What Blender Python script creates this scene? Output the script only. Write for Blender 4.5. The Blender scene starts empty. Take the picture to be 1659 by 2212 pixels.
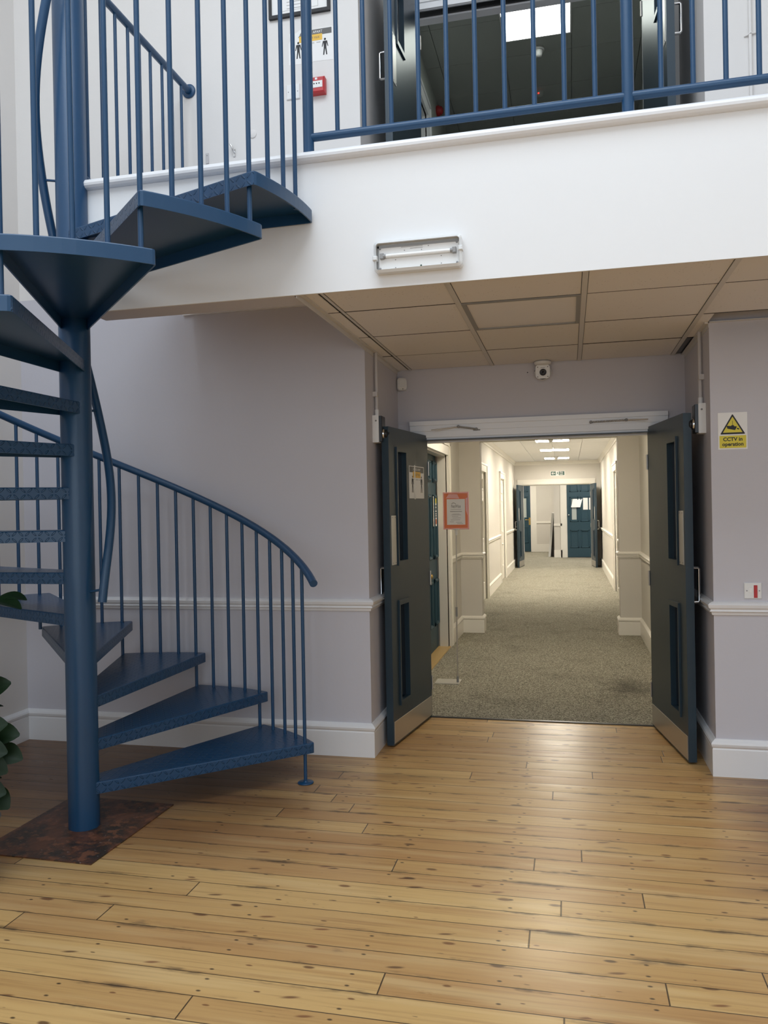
import bpy, math, random
from mathutils import Vector, Matrix
import numpy as np
random.seed(7)
S = bpy.context.scene
COL = S.collection
PI = math.pi

# ---------------------------------------------------------------- materials
class NT:
    def __init__(s, name):
        s.m = bpy.data.materials.new(name); s.m.use_nodes = True
        s.t = s.m.node_tree; s.t.nodes.clear()
        s.out = s.t.nodes.new('ShaderNodeOutputMaterial')
        s.b = s.t.nodes.new('ShaderNodeBsdfPrincipled')
        s.t.links.new(s.b.outputs[0], s.out.inputs[0])
    def n(s, kind, **kw):
        d = s.t.nodes.new('ShaderNode' + kind)
        for k, v in kw.items():
            if k in d.inputs: s.set(d.inputs[k], v)
            else: setattr(d, k, v)
        return d
    def set(s, sock, v):
        if hasattr(v, 'links') or isinstance(v, bpy.types.NodeSocket): s.t.links.new(v, sock)
        else: sock.default_value = v
    def math(s, op, a, b=None, c=None):
        d = s.t.nodes.new('ShaderNodeMath'); d.operation = op
        for i, v in enumerate((a, b, c)):
            if v is not None: s.set(d.inputs[i], v)
        return d.outputs[0]
    def mix(s, f, a, b, blend='MIX'):
        d = s.t.nodes.new('ShaderNodeMix'); d.data_type = 'RGBA'; d.blend_type = blend
        s.set(d.inputs[0], f)
        for i, v in ((6, a), (7, b)):
            if isinstance(v, (tuple, list)): v = (*v[:3], 1)
            s.set(d.inputs[i], v)
        return d.outputs[2]
    def ramp(s, f, lo, hi):           # smooth 0..1 between lo and hi
        d = s.t.nodes.new('ShaderNodeMapRange'); d.interpolation_type = 'SMOOTHSTEP'
        s.set(d.inputs[0], f); s.set(d.inputs[1], lo); s.set(d.inputs[2], hi)
        return d.outputs[0]
    def obj(s): return s.n('TexCoord').outputs['Object']
    def world(s): return s.n('NewGeometry').outputs['Position']
    def sep(s, v):
        d = s.n('SeparateXYZ'); s.set(d.inputs[0], v); return d.outputs
    def comb(s, x, y, z=0.0):
        d = s.n('CombineXYZ')
        for i, v in enumerate((x, y, z)): s.set(d.inputs[i], v)
        return d.outputs[0]
    def noise(s, v, scale, detail=3, rough=.5):
        d = s.n('TexNoise'); s.set(d.inputs['Vector'], v); d.inputs['Scale'].default_value = scale
        d.inputs['Detail'].default_value = detail; d.inputs['Roughness'].default_value = rough
        return d.outputs['Fac']
    def bump(s, h, strength=.2, dist=.01):
        d = s.n('Bump'); s.set(d.inputs['Height'], h)
        d.inputs['Strength'].default_value = strength; d.inputs['Distance'].default_value = dist
        s.t.links.new(d.outputs[0], s.b.inputs['Normal'])

def simple(name, col, rough=.5, metal=0., bump=0., bscale=60, spec=.5, coat=0., emit=None, var=0.):
    n = NT(name)
    n.b.inputs['Base Color'].default_value = (*col, 1)
    n.b.inputs['Roughness'].default_value = rough
    n.b.inputs['Metallic'].default_value = metal
    n.b.inputs['Specular IOR Level'].default_value = spec
    n.b.inputs['Coat Weight'].default_value = coat
    if emit:
        n.b.inputs['Emission Color'].default_value = (*emit[0], 1)
        n.b.inputs['Emission Strength'].default_value = emit[1]
    if var:
        f = n.noise(n.world(), 3.0, 4)
        n.set(n.b.inputs['Base Color'], n.mix(f, tuple(c * (1 - var) for c in col), tuple(min(1, c * (1 + var)) for c in col)))
    if bump: n.bump(n.noise(n.world(), bscale, 3), bump, .004)
    return n.m

M = {}
M['wall'] = simple('wall_paint', (.575, .562, .605), .62, bump=.12, bscale=45, spec=.3, var=.02)
M['upper'] = simple('upper_wall_paint', (.76, .735, .71), .62, bump=.12, bscale=45, spec=.3, var=.02)
M['cream'] = simple('corridor_wall_paint', (.63, .60, .545), .6, bump=.1, bscale=45, spec=.3, var=.02)
M['white'] = simple('white_gloss_paint', (.80, .80, .81), .3, bump=.05, bscale=30)
M['fascia'] = simple('white_matt_paint', (.84, .84, .84), .55, bump=.06, bscale=25, spec=.3, var=.01)
M['creamtrim'] = simple('cream_gloss_paint', (.80, .77, .70), .35)
M['blue'] = simple('blue_gloss_paint', (.012, .060, .142), .33, bump=.08, bscale=90, spec=.5)
M['door'] = simple('dark_blue_door_paint', (.014, .034, .052), .36, bump=.05, bscale=40, spec=.55)
M['teal'] = simple('teal_door_paint', (.014, .052, .078), .5, bump=.04, bscale=40)
M['glass'] = simple('shade_toned_glass', (.006, .012, .022), .12, spec=.5)  # opaque; dark colour stands for the shaded gap behind clear panes
M['palepane'] = simple('obscured_glass', (.42, .46, .44), .15)
M['steel'] = simple('brushed_steel', (.56, .53, .49), .34, metal=.85, bump=.05, bscale=140)
M['plate'] = simple('satin_aluminium', (.62, .60, .55), .38, metal=.45)
M['chrome'] = simple('chrome', (.75, .75, .75), .12, metal=1)
M['plastic'] = simple('white_plastic', (.78, .78, .77), .35)
M['greyplastic'] = simple('off_white_conduit', (.56, .54, .54), .45)
M['black'] = simple('black_plastic', (.012, .012, .013), .35)
M['ink'] = simple('black_print', (.02, .02, .022), .6)
M['greyink'] = simple('grey_print', (.13, .125, .12), .6)
M['paleink'] = simple('pale_grey_print', (.42, .40, .39), .6)
M['paper'] = simple('white_paper', (.84, .83, .81), .55)
M['yellow'] = simple('sign_yellow', (.72, .60, .03), .45)
M['orangey'] = simple('amber_print', (.80, .48, .06), .5)
M['orange'] = simple('orange_card', (.82, .21, .07), .4, coat=.5)
M['pink'] = simple('pink_film', (.85, .45, .42), .3)
M['red'] = simple('red_plastic', (.50, .035, .04), .4)
M['led'] = simple('red_led', (.6, .02, .02), .4, emit=((1, .06, .04), 1.2))
M['green'] = simple('exit_sign_green', (.012, .075, .05), .4)
M['brass'] = simple('brass', (.65, .45, .15), .25, metal=1)
M['oak'] = simple('threshold_oak', (.52, .36, .15), .4, bump=.1, bscale=30)
M['darkroom'] = simple('upper_room_ceiling', (.50, .52, .49), .7, bump=.1, bscale=80)
M['upperroomwall'] = simple('upper_room_wall', (.50, .52, .49), .6)
M['darkcarpet'] = simple('upper_room_carpet', (.13, .13, .125), .95)
M['darkwedge'] = simple('dark_brown_wedge', (.03, .025, .02), .6, var=.5)
M['clear'] = simple('clear_acrylic', (.74, .75, .75), .15, coat=.4)
M['gasket'] = simple('grey_gasket', (.30, .30, .30), .5)
M['gapshade'] = simple('joint_shadow_strip', (.05, .045, .04), .9)  # dark colour for the shade in the ceiling tile gaps
M['tube'] = simple('fluorescent_tube', (.88, .88, .87), .25)
M['diffuser'] = simple('unlit_opal_diffuser', (.84, .81, .79), .3)
M['lit'] = simple('lit_opal_diffuser', (.9, .9, .88), .4, emit=((1., .925, .80), 58.0))
M['lit3'] = simple('added_lobby_diffuser', (.9, .9, .88), .4, emit=((1., .89, .70), 36.0))
M['lit2'] = simple('lit_upper_diffuser', (.9, .9, .88), .4, emit=((.93, 1., .93), 8.0))
M['stem'] = simple('plant_stem', (.05, .10, .025), .5)
M['pot'] = simple('grey_ceramic_pot', (.22, .22, .21), .4)
M['soil'] = simple('potting_soil', (.03, .02, .013), .9, bump=.6, bscale=80)

def m_leaf():
    n = NT('dark_green_leaf')
    f = n.noise(n.world(), 9, 2)
    n.set(n.b.inputs['Base Color'], n.mix(f, (.005, .014, .005), (.010, .030, .009)))
    n.b.inputs['Roughness'].default_value = .45; n.b.inputs['Specular IOR Level'].default_value = .22
    return n.m
M['leaf'] = m_leaf()

def m_floor():
    n = NT('pine_floorboards')
    x, y, z = n.sep(n.world())[:3]
    v = n.math('DIVIDE', n.math('SUBTRACT', y, 2.72 - 11.7), .117)
    row = n.math('FLOOR', v); fy = n.math('FRACT', v)
    wn = n.n('TexWhiteNoise', noise_dimensions='1D'); n.set(wn.inputs['W'], row)
    u = n.math('ADD', n.math('DIVIDE', x, 2.3), n.math('MULTIPLY', wn.outputs['Value'], 9.0))
    col = n.math('FLOOR', u); fx = n.math('FRACT', u)
    wi = n.n('TexWhiteNoise', noise_dimensions='2D'); n.set(wi.inputs['Vector'], n.comb(row, col))
    idv = wi.outputs['Value']
    idc = n.sep(wi.outputs['Color'])
    sh = n.math('MULTIPLY', idv, 37.0)
    # grain
    gx = n.math('ADD', n.math('MULTIPLY', x, 1.1), sh)
    gr = n.noise(n.comb(gx, n.math('MULTIPLY', y, 42.0), sh), 1.6, 5, .6)
    gb = n.noise(n.comb(n.math('MULTIPLY', x, .8), n.math('MULTIPLY', y, 9.0), sh), 1.4, 3, .5)
    base = n.mix(idv, (.475, .272, .100), (.625, .402, .160))
    base = n.mix(n.math('MULTIPLY', n.ramp(idc[1], .55, 1.0), .5), base, (.42, .215, .085))
    base = n.mix(n.ramp(gr, .46, .78), base, n.mix(.5, base, (.23, .095, .03)))
    base = n.mix(n.ramp(gb, .50, .75), base, n.mix(.38, base, (.74, .55, .28)))
    # redder old varnish towards the corners, ragged edge
    edge = n.noise(n.comb(n.math('MULTIPLY', x, .6), n.math('MULTIPLY', y, 3.0), 2.0), 1.5, 4)
    px = n.math('ADD', x, n.math('MULTIPLY', n.math('SUBTRACT', edge, .5), 1.5))
    wl = n.math('SUBTRACT', 1.0, n.ramp(px, -1.9, -.8))
    wr = n.ramp(px, .55, 1.1)
    yy = n.ramp(n.math('ADD', y, n.math('MULTIPLY', n.math('SUBTRACT', edge, .5), 1.2)), 2.75, 3.9)
    old = n.math('MULTIPLY', n.math('MAXIMUM', wl, wr), yy)
    base = n.mix(n.math('MULTIPLY', old, .86), base, n.mix(gr, (.19, .080, .038), (.085, .036, .019)))
    # knots
    vo = n.n('TexVoronoi', voronoi_dimensions='2D'); n.set(vo.inputs['Vector'], n.comb(n.math('ADD', n.math('MULTIPLY', x, 3.4), sh), n.math('MULTIPLY', y, 9.2), sh))
    vo.inputs['Scale'].default_value = 1.0
    kc = n.sep(vo.outputs['Color'])
    keep = n.math('GREATER_THAN', kc[0], .42)
    kd = n.math('ADD', vo.outputs['Distance'], n.math('MULTIPLY', n.math('SUBTRACT', gr, .5), .10))
    ksz = n.math('ADD', .035, n.math('MULTIPLY', n.math('POWER', kc[1], 2.0), .10))
    kn = n.math('MULTIPLY', n.math('SUBTRACT', 1.0, n.ramp(kd, n.math('MULTIPLY', ksz, .45), ksz)), keep)
    base = n.mix(n.math('MULTIPLY', kn, .82), base, n.mix(kc[2], (.16, .055, .02), (.035, .022, .015)))
    # slanted spike knots
    v2 = n.n('TexVoronoi', voronoi_dimensions='2D'); n.set(v2.inputs['Vector'], n.comb(n.math('ADD', n.math('ADD', n.math('MULTIPLY', x, 3.1), n.math('MULTIPLY', y, 1.6)), sh), n.math('SUBTRACT', n.math('MULTIPLY', y, 14.0), n.math('MULTIPLY', x, 2.6))))
    v2.inputs['Scale'].default_value = 1.0
    k2 = n.sep(v2.outputs['Color'])
    d2 = n.math('ADD', v2.outputs['Distance'], n.math('MULTIPLY', n.math('SUBTRACT', gr, .5), .12))
    s2 = n.math('MULTIPLY', n.math('SUBTRACT', 1.0, n.ramp(d2, .04, .13)), n.math('GREATER_THAN', k2[0], .80))
    base = n.mix(n.math('MULTIPLY', s2, .8), base, n.mix(k2[1], (.20, .07, .03), (.07, .035, .02)))
    # small dark flecks lying along the grain
    fl = n.noise(n.comb(n.math('MULTIPLY', x, 16.0), n.math('MULTIPLY', y, 75.0), sh), 1.0, 2, .5)
    fz = n.noise(n.comb(n.math('MULTIPLY', x, 1.3), n.math('MULTIPLY', y, 4.0), 9.0), 1.5, 2)
    base = n.mix(n.math('MULTIPLY', n.math('MULTIPLY', n.ramp(fl, .70, .76), n.ramp(fz, .45, .6)), .75), base, (.07, .04, .022))
    # long pale and tawny drifts inside the boards
    dr = n.noise(n.comb(n.math('MULTIPLY', x, 1.0), n.math('MULTIPLY', y, 20.0), sh), 1.0, 3)
    base = n.mix(n.math('MULTIPLY', n.ramp(dr, .52, .70), .30), base, (.40, .19, .065))
    # spilt dark smudges
    sm = n.noise(n.comb(n.math('MULTIPLY', x, 3.0), n.math('MULTIPLY', y, 9.0), 21.0), 1.0, 4, .6)
    base = n.mix(n.math('MULTIPLY', n.ramp(sm, .66, .78), .6), base, (.06, .045, .04))
    # black grime along some joints
    gn = n.noise(n.comb(n.math('MULTIPLY', x, 2.0), n.math('MULTIPLY', y, 7.0), 5.0), 1.8, 4, .65)
    de = n.math('ABSOLUTE', n.math('SUBTRACT', fy, .5))
    gm = n.math('MULTIPLY', n.ramp(gn, .52, .68), n.ramp(de, .30, .47))
    base = n.mix(n.math('MULTIPLY', gm, .75), base, (.055, .035, .022))
    # nail holes at joists
    jx = n.math('SUBTRACT', n.math('FRACT', n.math('ADD', n.math('DIVIDE', x, .46), n.math('MULTIPLY', idc[2], .12))), .5)
    jd = n.math('MULTIPLY', jx, .46)
    ny = n.math('MULTIPLY', n.math('SUBTRACT', de, .27), .117)
    nd = n.math('SQRT', n.math('ADD', n.math('MULTIPLY', n.math('MULTIPLY', jd, jd), .3), n.math('MULTIPLY', ny, ny)))
    wj = n.n('TexWhiteNoise', noise_dimensions='3D'); n.set(wj.inputs['Vector'], n.comb(row, n.math('FLOOR', n.math('DIVIDE', x, .46)), n.math('GREATER_THAN', fy, .5)))
    nail = n.math('MULTIPLY', n.math('SUBTRACT', 1.0, n.ramp(nd, .0022, .0062)), n.math('GREATER_THAN', wj.outputs['Value'], .55))
    base = n.mix(n.math('MULTIPLY', nail, .85), base, (.03, .02, .015))
    # joints
    gap = n.ramp(de, .476, .492)
    ex = n.math('ABSOLUTE', n.math('SUBTRACT', fx, .5))
    gap2 = n.ramp(ex, .4986, .4994)
    g = n.math('MAXIMUM', gap, gap2)
    base = n.mix(n.math('MULTIPLY', g, .92), base, (.03, .018, .01))
    n.set(n.b.inputs['Base Color'], base)
    r = n.math('ADD', .20, n.math('MULTIPLY', gn, .24))
    n.set(n.b.inputs['Roughness'], r)
    n.b.inputs['Specular IOR Level'].default_value = .45
    hh = n.math('SUBTRACT', n.math('SUBTRACT', n.math('MULTIPLY', gr, .10), n.math('MULTIPLY', n.math('MULTIPLY', de, de), 1.6)), g)
    n.bump(hh, .45, .002)
    return n.m
M['floor'] = m_floor()

def m_carpet():
    n = NT('grey_loop_carpet')
    p = n.world()
    a = n.noise(p, 120, 3, .7); b = n.noise(p, 2.2, 3)
    c = n.mix(n.ramp(a, .40, .62), (.12, .112, .088), (.50, .47, .38))
    st = n.sep(p)
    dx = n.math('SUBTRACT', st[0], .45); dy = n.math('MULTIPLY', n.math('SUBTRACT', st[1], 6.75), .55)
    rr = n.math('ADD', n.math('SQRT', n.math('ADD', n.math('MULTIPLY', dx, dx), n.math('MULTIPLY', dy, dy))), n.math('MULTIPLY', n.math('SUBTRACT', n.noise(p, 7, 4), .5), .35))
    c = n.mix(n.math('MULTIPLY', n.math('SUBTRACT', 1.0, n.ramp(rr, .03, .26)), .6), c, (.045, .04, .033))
    c = n.mix(n.math('MULTIPLY', n.ramp(b, .5, .75), .22), c, (.05, .046, .04))
    n.set(n.b.inputs['Base Color'], c)
    n.b.inputs['Roughness'].default_value = .95; n.b.inputs['Specular IOR Level'].default_value = .15
    n.bump(a, .8, .006)
    return n.m
M['carpet'] = m_carpet()

def m_tile():
    n = NT('mineral_ceiling_tile')
    p = n.world()
    v = n.n('TexVoronoi'); n.set(v.inputs['Vector'], p); v.inputs['Scale'].default_value = 55
    a = n.noise(p, 8, 3)
    dots = n.math('MULTIPLY', n.math('SUBTRACT', 1.0, n.ramp(v.outputs['Distance'], .10, .2)), n.ramp(a, .47, .6))
    c = n.mix(n.math('MULTIPLY', dots, .5), (.82, .80, .80), (.27, .24, .22))
    n.set(n.b.inputs['Base Color'], c); n.b.inputs['Roughness'].default_value = .85
    n.bump(n.noise(p, 150, 2), .15, .003)
    return n.m
M['tile'] = m_tile()
M['tbar'] = simple('ceiling_grid_bar', (.66, .64, .62), .4)

def m_rust():
    n = NT('worn_rusty_plate')
    p = n.world()
    a = n.noise(p, 7, 5, .65); b = n.noise(p, 17, 5, .65); c2 = n.noise(p, 70, 2)
    c = n.mix(n.ramp(a, .38, .62), (.035, .026, .02), (.13, .052, .028))
    c = n.mix(n.math('MULTIPLY', n.ramp(b, .50, .62), .7), c, (.24, .095, .045))
    c = n.mix(n.math('MULTIPLY', n.ramp(c2, .70, .76), .5), c, (.4, .36, .33))
    n.set(n.b.inputs['Base Color'], c); n.b.inputs['Roughness'].default_value = .42
    n.bump(b, .5, .004)
    return n.m
M['rust'] = m_rust()

def m_checker():
    n = NT('blue_painted_checker_plate')
    n.b.inputs['Base Color'].default_value = (.012, .060, .142, 1)
    n.b.inputs['Roughness'].default_value = .30
    uv = n.sep(n.n('TexCoord').outputs['UV'])
    u = n.math('MULTIPLY', uv[0], 34.); v = n.math('MULTIPLY', uv[1], 34.)
    par = n.math('MODULO', n.math('ABSOLUTE', n.math('ADD', n.math('FLOOR', u), n.math('FLOOR', v))), 2.)
    lx = n.math('SUBTRACT', n.math('FRACT', u), .5); ly = n.math('SUBTRACT', n.math('FRACT', v), .5)
    a = n.math('ADD', lx, ly); b = n.math('SUBTRACT', lx, ly)
    ip = n.math('SUBTRACT', 1., par)
    p = n.math('ADD', n.math('MULTIPLY', a, par), n.math('MULTIPLY', b, ip))
    q = n.math('ADD', n.math('MULTIPLY', b, par), n.math('MULTIPLY', a, ip))
    d = n.math('ADD', n.math('POWER', n.math('DIVIDE', p, .72), 2.), n.math('POWER', n.math('DIVIDE', q, .22), 2.))
    h = n.math('SUBTRACT', 1., n.ramp(d, .35, 1.))
    n.bump(h, 1.0, .004)
    return n.m
M['checker'] = m_checker()

# ---------------------------------------------------------------- mesh builder
class MB:
    def __init__(s): s.v = []; s.f = []; s.sm = []; s.uv = None
    def add(s, vs, fs, smooth=False):
        o = len(s.v); s.v += [tuple(p) for p in vs]
        for f in fs: s.f.append([i + o for i in f]); s.sm.append(smooth)
        return s
    def box(s, x0, x1, y0, y1, z0, z1):
        x0, x1 = sorted((x0, x1)); y0, y1 = sorted((y0, y1)); z0, z1 = sorted((z0, z1))
        return s.add([(x, y, z) for z in (z0, z1) for y in (y0, y1) for x in (x0, x1)],
              [(0, 2, 3, 1), (4, 5, 7, 6), (0, 1, 5, 4), (2, 6, 7, 3), (0, 4, 6, 2), (1, 3, 7, 5)])
    def fbox(s, F, u0, u1, t0, t1, z0, z1):   # box in a frame F(u,t,z)->world
        vs = [F(u, t, z) for z in (z0, z1) for t in (t0, t1) for u in (u0, u1)]
        return s.add(vs, [(0, 2, 3, 1), (4, 5, 7, 6), (0, 1, 5, 4), (2, 6, 7, 3), (0, 4, 6, 2), (1, 3, 7, 5)])
    def bbox(s, F, u0, u1, t0, t1, z0, z1, b=.004):   # box with front (t1) edges chamfered
        vs = [F(u, t0, z) for (u, z) in ((u0, z0), (u1, z0), (u1, z1), (u0, z1))]
        vs += [F(u, t1 - b, z) for (u, z) in ((u0, z0), (u1, z0), (u1, z1), (u0, z1))]
        vs += [F(u, t1, z) for (u, z) in ((u0 + b, z0 + b), (u1 - b, z0 + b), (u1 - b, z1 - b), (u0 + b, z1 - b))]
        fs = [(3, 2, 1, 0), (8, 9, 10, 11)]
        for k in (0, 4):
            for i in range(4):
                j = (i + 1) % 4; fs.append((k + i, k + j, k + 4 + j, k + 4 + i))
        return s.add(vs, fs)
    def tube(s, pts, r, seg=14, caps=True, smooth=True):
        pts = [Vector(p) for p in pts]; n = len(pts)
        up = None; rings = []
        for i, p in enumerate(pts):
            d = (pts[min(i + 1, n - 1)] - pts[max(i - 1, 0)]).normalized()
            if up is None:
                up = Vector((0, 0, 1)) if abs(d.z) < .9 else Vector((1, 0, 0))
            a = d.cross(up).normalized(); up = a.cross(d).normalized()
            rr = r[i] if isinstance(r, (list, tuple)) else r
            rings.append([p + (a * math.cos(t) + up * math.sin(t)) * rr for t in (2 * PI * k / seg for k in range(seg))])
        vs = [q for ring in rings for q in ring]; fs = []
        for i in range(n - 1):
            for k in range(seg):
                k2 = (k + 1) % seg; fs.append((i * seg + k, i * seg + k2, (i + 1) * seg + k2, (i + 1) * seg + k))
        s.add(vs, fs, smooth)
        if caps:
            s.add(rings[0], [tuple(range(seg))[::-1]]); s.add(rings[-1], [tuple(range(seg))])
        return s
    def lathe(s, c, axis, prof, seg=28, smooth=True):   # prof: list of (r, h) along axis
        ax = Vector(axis).normalized(); c = Vector(c)
        a = ax.cross(Vector((0, 0, 1)) if abs(ax.z) < .9 else Vector((1, 0, 0))).normalized(); b = ax.cross(a)
        vs = []
        for r, h in prof:
            for k in range(seg):
                t = 2 * PI * k / seg; vs.append(c + ax * h + (a * math.cos(t) + b * math.sin(t)) * max(r, 1e-5))
        fs = []
        for i in range(len(prof) - 1):
            for k in range(seg):
                k2 = (k + 1) % seg; fs.append((i * seg + k, i * seg + k2, (i + 1) * seg + k2, (i + 1) * seg + k))
        return s.add(vs, fs, smooth)
    def poly(s, F, pts, t0, t1):    # extrude polygon (u,z) between t0 and t1
        n = len(pts)
        vs = [F(u, t0, z) for u, z in pts] + [F(u, t1, z) for u, z in pts]
        fs = [tuple(range(n))[::-1], tuple(range(n, 2 * n))] + [(i, (i + 1) % n, n + (i + 1) % n, n + i) for i in range(n)]
        return s.add(vs, fs)

def rrect(u0, u1, z0, z1, r, k=6):
    out = []
    for cx, cz, a0 in ((u1 - r, z0 + r, -90), (u1 - r, z1 - r, 0), (u0 + r, z1 - r, 90), (u0 + r, z0 + r, 180)):
        for i in range(k + 1):
            a = math.radians(a0 + 90 * i / k); out.append((cx + r * math.cos(a), cz + r * math.sin(a)))
    return out
def ellipse(cu, cz, a, b, k=24): return [(cu + a * math.cos(2 * PI * i / k), cz + b * math.sin(2 * PI * i / k)) for i in range(k)]

WL = {}   # world location per object
def props(o, label=None, cat=None, group=None, kind=None):
    if label: o['label'] = label
    if cat: o['category'] = cat
    if group: o['group'] = group
    if kind: o['kind'] = kind
    return o
def part(name, mb, mat, parent=None, label=None, cat=None, group=None, kind=None, smooth=None):
    me = bpy.data.meshes.new(name)
    vs = np.array([tuple(p) for p in mb.v], float)
    if parent is not None: loc = np.array(WL[parent.name])
    elif kind == 'structure': loc = np.zeros(3)
    else: loc = np.array([(vs[:, 0].min() + vs[:, 0].max()) / 2, (vs[:, 1].min() + vs[:, 1].max()) / 2, vs[:, 2].min()])
    me.from_pydata((vs - loc).tolist(), [], mb.f)
    me.polygons.foreach_set('use_smooth', mb.sm)
    if mb.uv is not None:
        l = me.uv_layers.new(name='UVMap')
        for i, uv in enumerate(mb.uv): l.data[i].uv = uv
    me.materials.append(M[mat]); me.update()
    o = bpy.data.objects.new(name, me); COL.objects.link(o)
    if parent is not None: o.parent = parent
    else: o.location = loc
    WL[o.name] = tuple(loc)
    return props(o, label, cat, group, kind)
SPLIT = {'screw', 'bracket', 'lamp_holder', 'clip', 'hinge', 'fixing_hole', 'symbol', 'glazing_bead', 'figure_symbols', 'film_glare', 'panel', 'pipe_clip'}
def _pieces(mb):
    n = len(mb.v); par = list(range(n))
    def find(a):
        while par[a] != a: par[a] = par[par[a]]; a = par[a]
        return a
    for f in mb.f:
        r = find(f[0])
        for i in f[1:]: par[find(i)] = r
    groups = {}
    for fi, f in enumerate(mb.f): groups.setdefault(find(f[0]), []).append(fi)
    out = []
    for g in groups.values():
        m = MB(); mp = {}
        for fi in g:
            idx = []
            for i in mb.f[fi]:
                if i not in mp: mp[i] = len(m.v); m.v.append(mb.v[i])
                idx.append(mp[i])
            m.f.append(idx); m.sm.append(mb.sm[fi])
        out.append(m)
    return out
def near_groups(ms, gap=.0015):      # pieces that touch stay one part
    bb = [(np.min(np.array(m.v), 0), np.max(np.array(m.v), 0)) for m in ms]; lab = list(range(len(ms)))
    for i in range(len(ms)):
        for j in range(i):
            if (bb[i][0] <= bb[j][1] + gap).all() and (bb[j][0] <= bb[i][1] + gap).all():
                a, b = lab[i], lab[j]; lab = [b if l == a else l for l in lab]
    out = []
    for l in dict.fromkeys(lab):
        m = MB()
        for i in range(len(ms)):
            if lab[i] == l: m.add(ms[i].v, ms[i].f); m.sm[-len(ms[i].f):] = ms[i].sm
        out.append(m)
    return out
def parts(name, mb, mat, parent, **kw):
    return [part(name, m, mat, parent, **kw) for m in near_groups(_pieces(mb))]
def thing(name, loc, label, cat, group=None, kind=None):
    o = bpy.data.objects.new(name, None); COL.objects.link(o); o.location = loc; o.empty_display_size = .05
    WL[o.name] = tuple(loc)
    return props(o, label, cat, group, kind)
def children(o): return [c for c in bpy.data.objects if c.parent == o]
def dup(root, loc, label=None, group=None):
    r = root.copy(); COL.objects.link(r); r.location = loc; WL[r.name] = tuple(loc)
    if label: r['label'] = label
    if group: r['group'] = group
    for ch in children(root):
        c = ch.copy(); COL.objects.link(c); c.parent = r
        for g in children(ch):
            d = g.copy(); COL.objects.link(d); d.parent = c
    return r
def struct(name, mb, mat, label, cat, parent=None):
    return part(name, mb, mat, parent, label if parent is None else None, cat if parent is None else None, kind='structure' if parent is None else None)

def frame(o, udir, tdir, zdir=(0, 0, 1)):
    o = Vector(o); u = Vector(udir).normalized(); t = Vector(tdir).normalized(); z = Vector(zdir).normalized()
    return lambda a, b, c: tuple(o + u * a + t * b + z * c)
def text(mb, F, string, size, u, z, t=.0004, align='LEFT', xs=1.0, off=0.0):
    cu = bpy.data.curves.new('txt', 'FONT'); cu.body = string; cu.size = size; cu.align_x = align; cu.offset = off
    cu.resolution_u = 3
    ob = bpy.data.objects.new('txt', cu); COL.objects.link(ob)
    bpy.context.view_layer.update()
    me = bpy.data.meshes.new_from_object(ob.evaluated_get(bpy.context.evaluated_depsgraph_get()))
    vs = [F(u + p.co.x * xs, t, z + p.co.y) for p in me.vertices]
    mb.add(vs, [tuple(p.vertices) for p in me.polygons])
    bpy.data.objects.remove(ob); bpy.data.meshes.remove(me); bpy.data.curves.remove(cu)
    return mb
def moulding(mb, path, prof, z0=0.0):
    """sweep profile [(out, z)] along plan path; 'out' is to the right of travel"""
    P = [Vector((p[0], p[1])) for p in path]; n = len(P); k = len(prof); rings = []
    for i in range(n):
        d0 = (P[i] - P[i - 1]).normalized() if i else None
        d1 = (P[i + 1] - P[i]).normalized() if i < n - 1 else None
        r0 = Vector((d0.y, -d0.x)) if d0 else None; r1 = Vector((d1.y, -d1.x)) if d1 else None
        if r0 and r1: m = (r0 + r1).normalized(); m = m / max(.2, m.dot(r0))
        else: m = r0 or r1
        rings.append([(P[i].x + m.x * o, P[i].y + m.y * o, z0 + z) for o, z in prof])
    vs = [q for r in rings for q in r]; fs = []
    for i in range(n - 1):
        for j in range(k):
            j2 = (j + 1) % k; fs.append((i * k + j, i * k + j2, (i + 1) * k + j2, (i + 1) * k + j))
    mb.add(vs, fs); mb.add(rings[0], [tuple(range(k))]); mb.add(rings[-1], [tuple(range(k))[::-1]])
    return mb
SKIRT = [(-.001, 0), (.022, 0), (.022, .148), (.019, .155), (.026, .166), (.029, .178), (.024, .188), (.014, .196), (.007, .203), (-.001, .203)]
DADO = [(-.001, -.004), (.010, 0), (.014, .014), (.024, .020), (.018, .030), (.030, .040), (.034, .056), (.027, .064), (.014, .071), (-.001, .074)]
DZ = .884

# ---------------------------------------------------------------- key plan numbers
XL, XR, Y0, Y1 = -1.185, .765, 4.65, 5.59      # doorway recess
XW = -3.57                                      # left wall of hall
YF = 3.40                                       # landing fascia
ZC = 2.49                                       # suspended ceiling
ZU = 3.04                                       # upper floor
H = 7.0
AX = (-2.29, 3.37)                              # stair axis

# ---------------------------------------------------------------- setting
struct('floor_hall', MB().box(-3.8, 4.2, -5.2, 5.61, -.06, 0), 'floor', 'golden pine floorboards of the hall, knotty and worn', 'floor')
struct('floor_corridor', MB().box(-4.2, 3.5, 5.61, 28, -.06, 0.004), 'carpet', 'grey speckled carpet running down the long corridor', 'floor')
struct('trim_1', MB().box(-1.0, .545, 5.598, 5.622, -.01, .006), 'black', 'dark metal strip where the boards meet the corridor carpet', 'threshold')
struct('wall_left', MB().box(XW - .2, XW, -5, Y0, 0, H), 'upper', 'pale left wall behind the spiral stairs', 'wall')
w = MB().box(XW - .2, XL, Y0, 5.72, 0, ZU - .1)
struct('wall_back', w, 'wall', 'mauve grey lower wall behind the spiral stairs, left of the doorway', 'wall')
struct('wall_back_upper', MB().box(XW - .2, XL, Y0, 5.72, ZU - .1, H), 'upper', 'pale upper wall with posters, left of the upstairs doorway', 'wall')
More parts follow.
